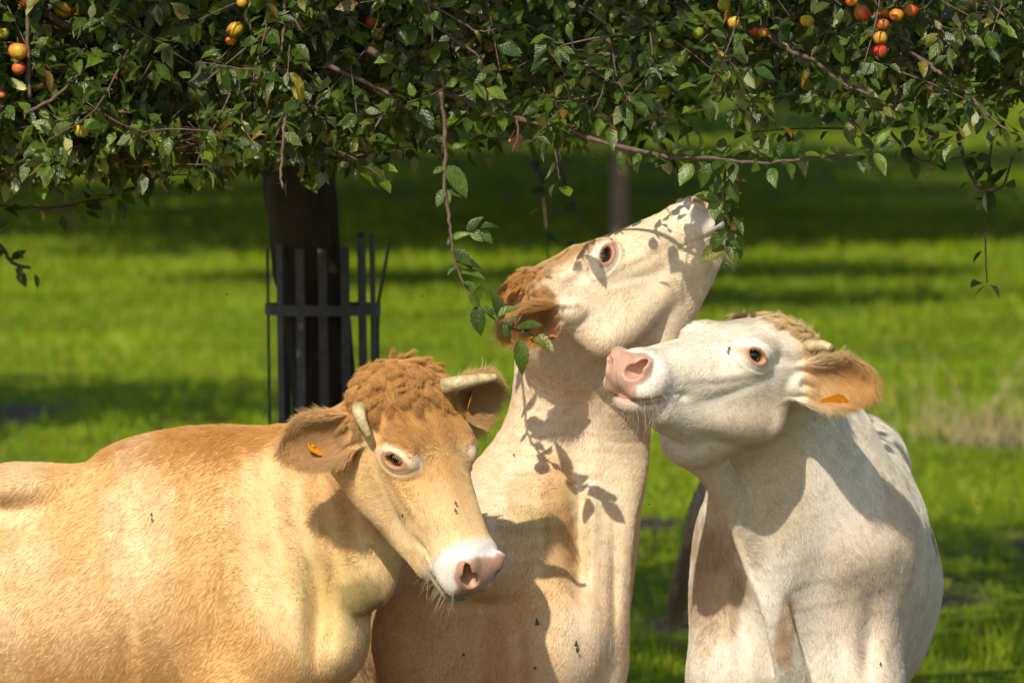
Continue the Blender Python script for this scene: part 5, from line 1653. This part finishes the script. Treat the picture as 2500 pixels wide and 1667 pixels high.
for (a, m_, e) in tw:
    K = catmull(np.array([a, m_, e]), 3)
    v, q_, t_ = tube(K, np.linspace(0.0032, 0.0013, len(K)), 5)
    VT.append(v); QT.append(q_ + base); TT.append(t_ + base); base += len(v)
    Tn = np.gradient(K, axis=0); Tn /= np.linalg.norm(Tn, axis=1)[:, None]
    far = a[1] > 16.8 or a[2] > 2.9
    nw = max(3, int(np.linalg.norm(e - a) / (0.095 if far else 0.044)))
    for u in np.linspace(0.05, 1, nw):
        j = min(int(u * (len(K) - 1) + 0.5), len(K) - 1)
        for _ in range(int(rt.integers(3, 7)) if far else int(rt.integers(2, 6))):
            d = rt.normal(0, 1, 3); d -= Tn[j] * (d @ Tn[j]) * 0.7
            d = nrm(d + Tn[j] * 0.3 + np.array((0, 0, -0.3)))
            lp.append(K[j] + rt.normal(0, 0.008, 3) + d * 0.014); ld.append(d)
            ln.append(nrm(np.array((0, -0.35, 0.8)) + rt.normal(0, 0.5, 3))); ll.append(rt.uniform(0.036, 0.064) * (2.3 if a[2] > 2.75 and a[1] > 16.4 else 1.7 if far else 1.0))
for i in np.nonzero(~single)[0]:
    lp.append(leaf_pos[i]); ld.append(nrm(leaf_dir[i])); ln.append(leaf_nrm[i]); ll.append(leaf_L[i])
in_tree(tag(mesh_mixed('twigs', np.concatenate(VT), np.concatenate(QT), np.concatenate(TT), TWIG), kind='stuff'))
lp, ld, ln, ll = np.array(lp), np.array(ld), np.array(ln), np.array(ll)
# leave the apples room: no leaf right in front of one
ok = np.ones(len(lp), bool)
toc = np.array((0, -1.0, -0.02))
for k, (ax, ay, az, ar) in enumerate(ap_pos):
    v = lp + ld * (ll * 0.5)[:, None] - np.array((ax, ay, az))
    tt = np.clip(v @ toc, 0, 0.9)
    dd = np.linalg.norm(v - tt[:, None] * toc, axis=1)
    ok &= ~(dd < ar + 0.016) | (rt.random(len(lp)) < 0.02)
lp, ld, ln, ll = lp[ok], ld[ok], ln[ok], ll[ok]
n = len(lp)
M3 = orient(ld, ln)
base_shapes = [leaf_shape(1.0, rt.uniform(0.50, 0.66), rt.uniform(0.1, 0.55), rt.uniform(-0.1, 0.8), 3, 0.02, rt.uniform(-.5, .5)) for _ in range(12)]
which = rt.integers(0, 12, n)
nv = len(base_shapes[0][0])
VV = np.empty((n, nv, 3)); 
for k in range(12):
    s = which == k
    VV[s] = np.einsum('nij,vj->nvi', M3[s] * ll[s][:, None, None], base_shapes[k][0]) + lp[s][:, None]
FF = (np.arange(n)[:, None, None] * nv + base_shapes[0][1][None]).reshape(-1, 4)
me = np_mesh('foliage', VV.reshape(-1, 3), FF)
tint = np.array([leaf_tint(rt) for _ in range(n)])
vcolor(me, 'tint', np.repeat(tint, nv, 0))
blade_attr(me, n)
in_tree(tag(link('foliage', me, None, LEAF), kind='stuff'))
print('foliage leaves', n, 'tris', len(FF) * 2)

# ------------------------------------------------------------------ iron guard round the trunk
IRON = simple_mat('guard_iron', (0.080, 0.076, 0.082), 0.6, 0.4, 0.25, 30.0, 0.3, 90.0)
guard = bpy.data.objects.new('tree_guard', None); col.objects.link(guard)
gc = np.array((-0.585, 18.0)); guard.location = (gc[0], gc[1], 0)
tag(guard, 'dark iron guard of upright flat bars around the apple tree trunk', 'tree guard')


def flat_bar(path, facing, w, t):
    """a flat bar along a path: width across, thickness towards facing"""
    path = np.asarray(path, float)
    T = np.gradient(path, axis=0); T /= np.linalg.norm(T, axis=1)[:, None]
    Nf = np.asarray(facing, float) - T * (T @ np.asarray(facing, float))[:, None] if np.ndim(facing) == 1 else facing - T * (facing * T).sum(1)[:, None]
    Nf /= np.linalg.norm(Nf, axis=1)[:, None]
    S = np.cross(T, Nf)
    c = [(1, 1), (-1, 1), (-1, -1), (1, -1)]
    V = np.concatenate([(path + S * (a * w / 2) + Nf * (b_ * t / 2))[:, None] for a, b_ in c], 1)
    n = len(path)
    i = np.arange(n - 1)[:, None] * 4; j = np.arange(4)[None]; j2 = (j + 1) % 4
    F = np.stack([i + j, i + j2, i + 4 + j2, i + 4 + j], -1).reshape(-1, 4)
    F = np.concatenate([F, [[3, 2, 1, 0]], [[4 * n - 4, 4 * n - 3, 4 * n - 2, 4 * n - 1]]])
    return V.reshape(-1, 3), F


GR = 0.172
BARS = [(-138, 1.755, 0), (-112, 1.745, 0), (-88, 1.745, 0), (-64, 1.75, 0), (-42, 1.78, 0), (-22, 1.79, 0), (10, 1.76, 1), (46, 1.79, 0), (90, 1.78, 0), (135, 1.77, 0), (178, 1.745, 0)]
for a, top, bent in BARS:
    a = math.radians(a); dirn = np.array((math.cos(a), math.sin(a), 0.0))
    z = np.linspace(0.02, top, 10)
    path = np.array([(0, 0, 0)] * 10) + dirn * GR + np.stack([0.022 * (1 - z / 1.78) + 0 * z, 0 * z, z], 1) - np.array((0.012, 0, 0))
    if bent: path = path + np.stack([0.05 * np.clip((z - 1.55) / 0.25, 0, 1), 0 * z, 0 * z], 1)
    V, F = flat_bar(path, dirn, 0.028, 0.007)
    me = np_mesh('bar', V, F, False); o = link('bar', me, guard, IRON)
for zz in (0.30, 0.93, 1.552):
    t = np.linspace(0, 2 * np.pi, 33)
    ring_p = np.stack([np.cos(t) * (GR + 0.0075) - 0.012 + 0.022 * (1 - zz / 1.78), np.sin(t) * (GR + 0.0075), np.full(33, zz)], 1)
    V, F = flat_bar(ring_p, np.stack([np.cos(t), np.sin(t), 0 * t], 1), 0.034, 0.006)
    link('hoop', np_mesh('hoop', V, F, False), guard, IRON)

# ------------------------------------------------------------------ orchard trees behind, and tall trees added for their shade
rb = np.random.default_rng(31)
FAR_LEAF = leafy_mat('far_leaf', (0.055, 0.115, 0.018), (0.12, 0.17, 0.06), (0.045, 0.09, 0.008), 0.45, 0.4)
FAR_BARK = simple_mat('far_bark', (0.22, 0.145, 0.120), 0.85, 0.2, 0.3, 5.0, 0.6, 20.0, stretch=(1, 1, .3))


def far_tree(x, y, h, r, trunk_r, lab, low=.34, n=6500):
    z0 = float(ground_z(np.array([x], float), np.array([y], float))[0])
    t = bpy.data.objects.new('orchard_or_shade_tree', None); col.objects.link(t); t.location = (x, y, z0)
    tag(t, lab, 'tree', 'orchard trees standing farther back')
    fork = h * 0.42
    V, Q, T = tube(catmull(np.array([(0, 0, -0.1), (0.02, 0, .3), (0.0, 0, fork * .6), (0.03, 0, fork), (0.05, 0, h * .75)]), 4), np.interp(np.linspace(0, 1, 17), [0, .1, .5, 1], [trunk_r * 1.4, trunk_r, trunk_r * .85, trunk_r * .3]), 12)
    mesh_mixed('trunk', V, Q, T, FAR_BARK, t)
    for k in range(6):
        a = k * 1.05 + rb.uniform(-.3, .3)
        e = np.array((math.cos(a) * r * .8, math.sin(a) * r * .8, h * rb.uniform(.55, .8)))
        V, Q, T = tube(catmull(np.array([(0.02, 0, fork * .95), e * (.4, .4, .0) + np.array((0, 0, h * .6)), e]), 4), np.linspace(trunk_r * .5, .02, 9), 7)
        mesh_mixed('limb', V, Q, T, FAR_BARK, t)
    # clumps of leaf-sized faces with gaps between them
    nc = n // 76
    cdir = rb.normal(0, 1, (nc, 3)); cdir /= np.linalg.norm(cdir, axis=1)[:, None]
    cen = cdir * (rb.random(nc) ** .4)[:, None] * np.array((r * .88, r * .88, h * .27)) + np.array((0, 0, h * .66))
    ci = rb.integers(0, nc, n)
    p = cen[ci] + rb.normal(0, 1, (n, 3)) * np.array((.50, .50, .30)) * (r / 4) ** .6
    p[:, 2] = np.maximum(p[:, 2], h * low + rb.random(n) * .5)
    d = rb.normal(0, 1, (n, 3)); d[:, 2] -= .4
    M = orient(d, np.array((0, 0, 1.0)) + rb.normal(0, .6, (n, 3)))
    lv, lf = np.array([(0, 0, 0), (.5, .3, .03), (1, 0, -.08), (.5, -.3, .03)]), np.array([[0, 3, 2, 1]])
    s = rb.uniform(.17, .31, n) * (r / 4) ** .4
    VV = np.einsum('nij,vj->nvi', M * s[:, None, None], lv) + p[:, None]
    me = np_mesh('crown', VV.reshape(-1, 3), (np.arange(n)[:, None, None] * len(lv) + lf[None]).reshape(-1, 4))
    tint = (rb.uniform(.6, 1.35, nc)[ci] * rb.uniform(.8, 1.2, n))[:, None] * np.array((1, 1, 1.0))
    vcolor(me, 'tint', np.repeat(tint, len(lv), 0))
    link('crown', me, t, FAR_LEAF)
    return t


FT1 = far_tree(1.13, 60.0, 5.2, 3.6, .095, 'orchard tree whose pinkish grey trunk rises behind the raised head')
FT2 = far_tree(-3.2, 80.0, 11.0, 7.2, .15, 'added tall shade tree hidden behind the guarded trunk, nearest of its line', .42, 24000)  # unseen tall tree, added only to shade the far grass


def copy_tree(src, x, y, s, rz, lab):
    t = src.copy(); col.objects.link(t)
    t.location = (x, y, float(ground_z(np.array([x], float), np.array([y], float))[0])); t.scale = (s, s, s); t.rotation_euler = (0, 0, rz)
    t['label'] = lab
    for ch in list(src.children):
        c_ = ch.copy(); col.objects.link(c_); c_.parent = t
    return t


for k, (src, x, y, s, lab) in enumerate([  # every FT2 copy is an extra tree added for its shade
        (FT2, -3.9, 98, 1.0, 'added tall shade tree hidden behind the guarded trunk, second of its line'), (FT2, -4.75, 119, 1.05, 'added tall shade tree hidden behind the guarded trunk, third of its line'),
        (FT2, -5.8, 146, 1.1, 'added tall shade tree hidden behind the guarded trunk, last of its line'),
        (FT2, 1.62, 86, 1.0, 'added tall shade tree lined up behind the pinkish grey trunk, second of its line'), (FT2, 2.0, 106, 1.05, 'added tall shade tree lined up behind the pinkish grey trunk, third of its line'), (FT2, 2.5, 132, 1.1, 'added tall shade tree lined up behind the pinkish grey trunk, last of its line'),
        (FT2, 10.9, 84, 1.0, 'added tall shade tree beyond the right frame edge, nearest of that side'), (FT2, 13.0, 108, 1.1, 'added tall shade tree beyond the right frame edge, second of that side'), (FT2, 16.0, 136, 1.1, 'added tall shade tree beyond the right frame edge, farthest of that side'),
        (FT2, -12.2, 90, 1.0, 'added tall shade tree beyond the left frame edge, nearest of that side'), (FT2, -15.0, 116, 1.1, 'added tall shade tree beyond the left frame edge, second of that side'), (FT2, -17.5, 142, 1.1, 'added tall shade tree beyond the left frame edge, farthest of that side'),
        (FT2, -3.55, 88.5, .9, 'added tall shade tree hidden behind the guarded trunk, between the first and second'), (FT2, -4.35, 108, 1.0, 'added tall shade tree hidden behind the guarded trunk, between the second and third'), (FT2, -5.3, 132, 1.0, 'added tall shade tree hidden behind the guarded trunk, between the third and last'),
        (FT2, 1.8, 96, 1.0, 'added tall shade tree lined up behind the pinkish grey trunk, between the second and third'), (FT2, 2.25, 119, 1.05, 'added tall shade tree lined up behind the pinkish grey trunk, between the third and last'), (FT2, 2.9, 152, 1.15, 'added tall shade tree lined up behind the pinkish grey trunk, beyond all its line'),
        (FT2, 11.8, 96, 1.0, 'added tall shade tree beyond the right frame edge, between the first and second'), (FT2, -13.5, 103, 1.0, 'added tall shade tree beyond the left frame edge, between the first and second'),
        (FT2, -2.72, 67, .48, 'added small shade tree hidden behind the guarded trunk, before all its line'), (FT2, 1.36, 70, .5, 'added small shade tree lined up right behind the pinkish grey trunk'),
        (FT1, -6.0, 36.5, 1.2, 'orchard tree out of frame at left, shading the pasture behind the tan cow'), (FT1, 6.4, 26.5, 1.15, 'orchard tree out of frame at right, shading the pasture beside the white cow'),
        (FT1, 7.9, 62, 1.0, 'orchard tree out of frame at right, level with the pinkish grey trunk')]):
    copy_tree(src, x, y, s, k * 1.3, lab)

# ------------------------------------------------------------------ flies
FLYB = simple_mat('fly_body', (0.018, 0.015, 0.013), 0.35, 0.5)
m, nt, b = new_mat('fly_wing')
b.inputs['Base Color'].default_value = (0.10, 0.09, 0.08, 1); b.inputs['Roughness'].default_value = 0.3; b.inputs['Alpha'].default_value = 0.75
WINGM = m


def fly_meshes():
    import bmesh
    bm = bmesh.new()
    for (x, z, rx, ry) in ((0.0, 0, .0021, .0015), (-.0034, 0, .0027, .0017), (.0026, 0, .0012, .0014)):
        r = bmesh.ops.create_uvsphere(bm, u_segments=10, v_segments=7, radius=1)
        for v in r['verts']: v.co = Vector((x + v.co.x * rx, v.co.y * ry, .0016 + v.co.z * ry * .9))
    body = bpy.data.meshes.new('fly'); bm.to_mesh(body); bm.free(); body.materials.append(FLYB)
    V, F = leaf_shape(.0068, .0028, .1, .1, 4)
    w = np_mesh('wing', V, F); w.materials.append(WINGM)
    return body, w


FB, FWm = fly_meshes()


def surface_at(objs, px, py):
    """where the line of sight through px, py first meets one of the meshes"""
    from mathutils.bvhtree import BVHTree
    best = None
    o = Vector((0, 0, CAM_H)); d = (Vector(at(px, py, 14.0)) - o).normalized()
    for ob in objs:
        if ob.name not in BVH:
            v = np.empty(len(ob.data.vertices) * 3, F4); ob.data.vertices.foreach_get('co', v)
            f = np.empty(len(ob.data.loops), np.int32); ob.data.loops.foreach_get('vertex_index', f)
            BVH[ob.name] = BVHTree.FromPolygons(v.reshape(-1, 3).tolist(), f.reshape(-1, 4).tolist())
        h = BVH[ob.name].ray_cast(o, d)
        if h[0] is not None and (best is None or h[3] < best[3]): best = h
    return best


BVH = {}
rf = np.random.default_rng(4)


def fly(px, py, lab, Yd=None, scale=1.0):
    o = bpy.data.objects.new('fly', FB); col.objects.link(o)
    if Yd is None:
        h = surface_at([tan_cow, cream_cow, white_cow], px, py)
        if h is None: print('fly misses', px, py); loc, n = Vector(at(px, py, 13.6)), Vector((0, 0, 1))
        else: loc, n = h[0] + h[1] * 0.006, h[1]
    else: loc, n = Vector(at(px, py, Yd)), Vector((0.2, -0.3, 1))
    x = np.array((rf.normal(0, .4), 0.1, 1.0))
    M = Matrix((rot_cols(x - np.array(n) * float(x @ np.array(n)), np.array(n)) * scale).tolist()).to_4x4(); M.translation = loc
    o.matrix_world = M
    for s in (1, -1):
        w = bpy.data.objects.new('wing', FWm); col.objects.link(w); w.parent = o
        w.location = (0.0006, 0.0010 * s, .0026); w.rotation_euler = (0, 0.05, math.pi + (-0.42 if Yd is None else -1.1) * s)
    tag(o, lab, 'fly', 'flies bothering the cows')


for a in ((1108, 1229, 'upper of two flies on the bridge of the tan cow\'s nose'), (1108, 1246, 'lower of two flies on the bridge of the tan cow\'s nose'),
          (988, 1254, 'fly alone on the tan cow\'s cheek below its eye'), (374, 1256, 'upper of two flies on the tan cow\'s shoulder'), (374, 1269, 'lower of two flies on the tan cow\'s shoulder'),
          (1257, 1113, 'fly on the cream cow\'s neck beside the tan cow\'s eye', None, .8), (1313, 1517, 'large dark fly on the cream cow\'s chest, higher than the pair', None, 1.8),
          (1402, 1568, 'upper fly of the dark pair on the cream cow\'s chest', None, 1.6), (1404, 1584, 'lower fly of the dark pair on the cream cow\'s chest', None, 1.4),
          (1308, 1626, 'small fly lowest on the cream cow\'s chest', None, 1.0), (1132, 1594, 'fly on the shaded chest under the tan cow\'s chin', None, 1.0),
          (1783, 853, 'fly at the inner corner of the white cow\'s eye', None, 1.0), (1777, 862, 'fly just below the one at the white cow\'s eye corner', None, .9),
          (2150, 1618, 'fly on the white cow\'s right foreleg'),
          (1583, 1232, 'fly hovering in the gap between the cream and white cows', 14.3, 1.1), (555, 720, 'fly hovering left of the iron guard', 14.2, 1.0),
          (1028, 724, 'fly hovering right of the iron guard', 14.2, 1.0), (2385, 1230, 'fly hovering right of the white cow, high one', 14.4, 1.0), (2318, 1380, 'fly hovering right of the white cow, low one', 14.4, 1.2)):
    fly(*a)
print('scene done', round(time.time() - T0, 1))
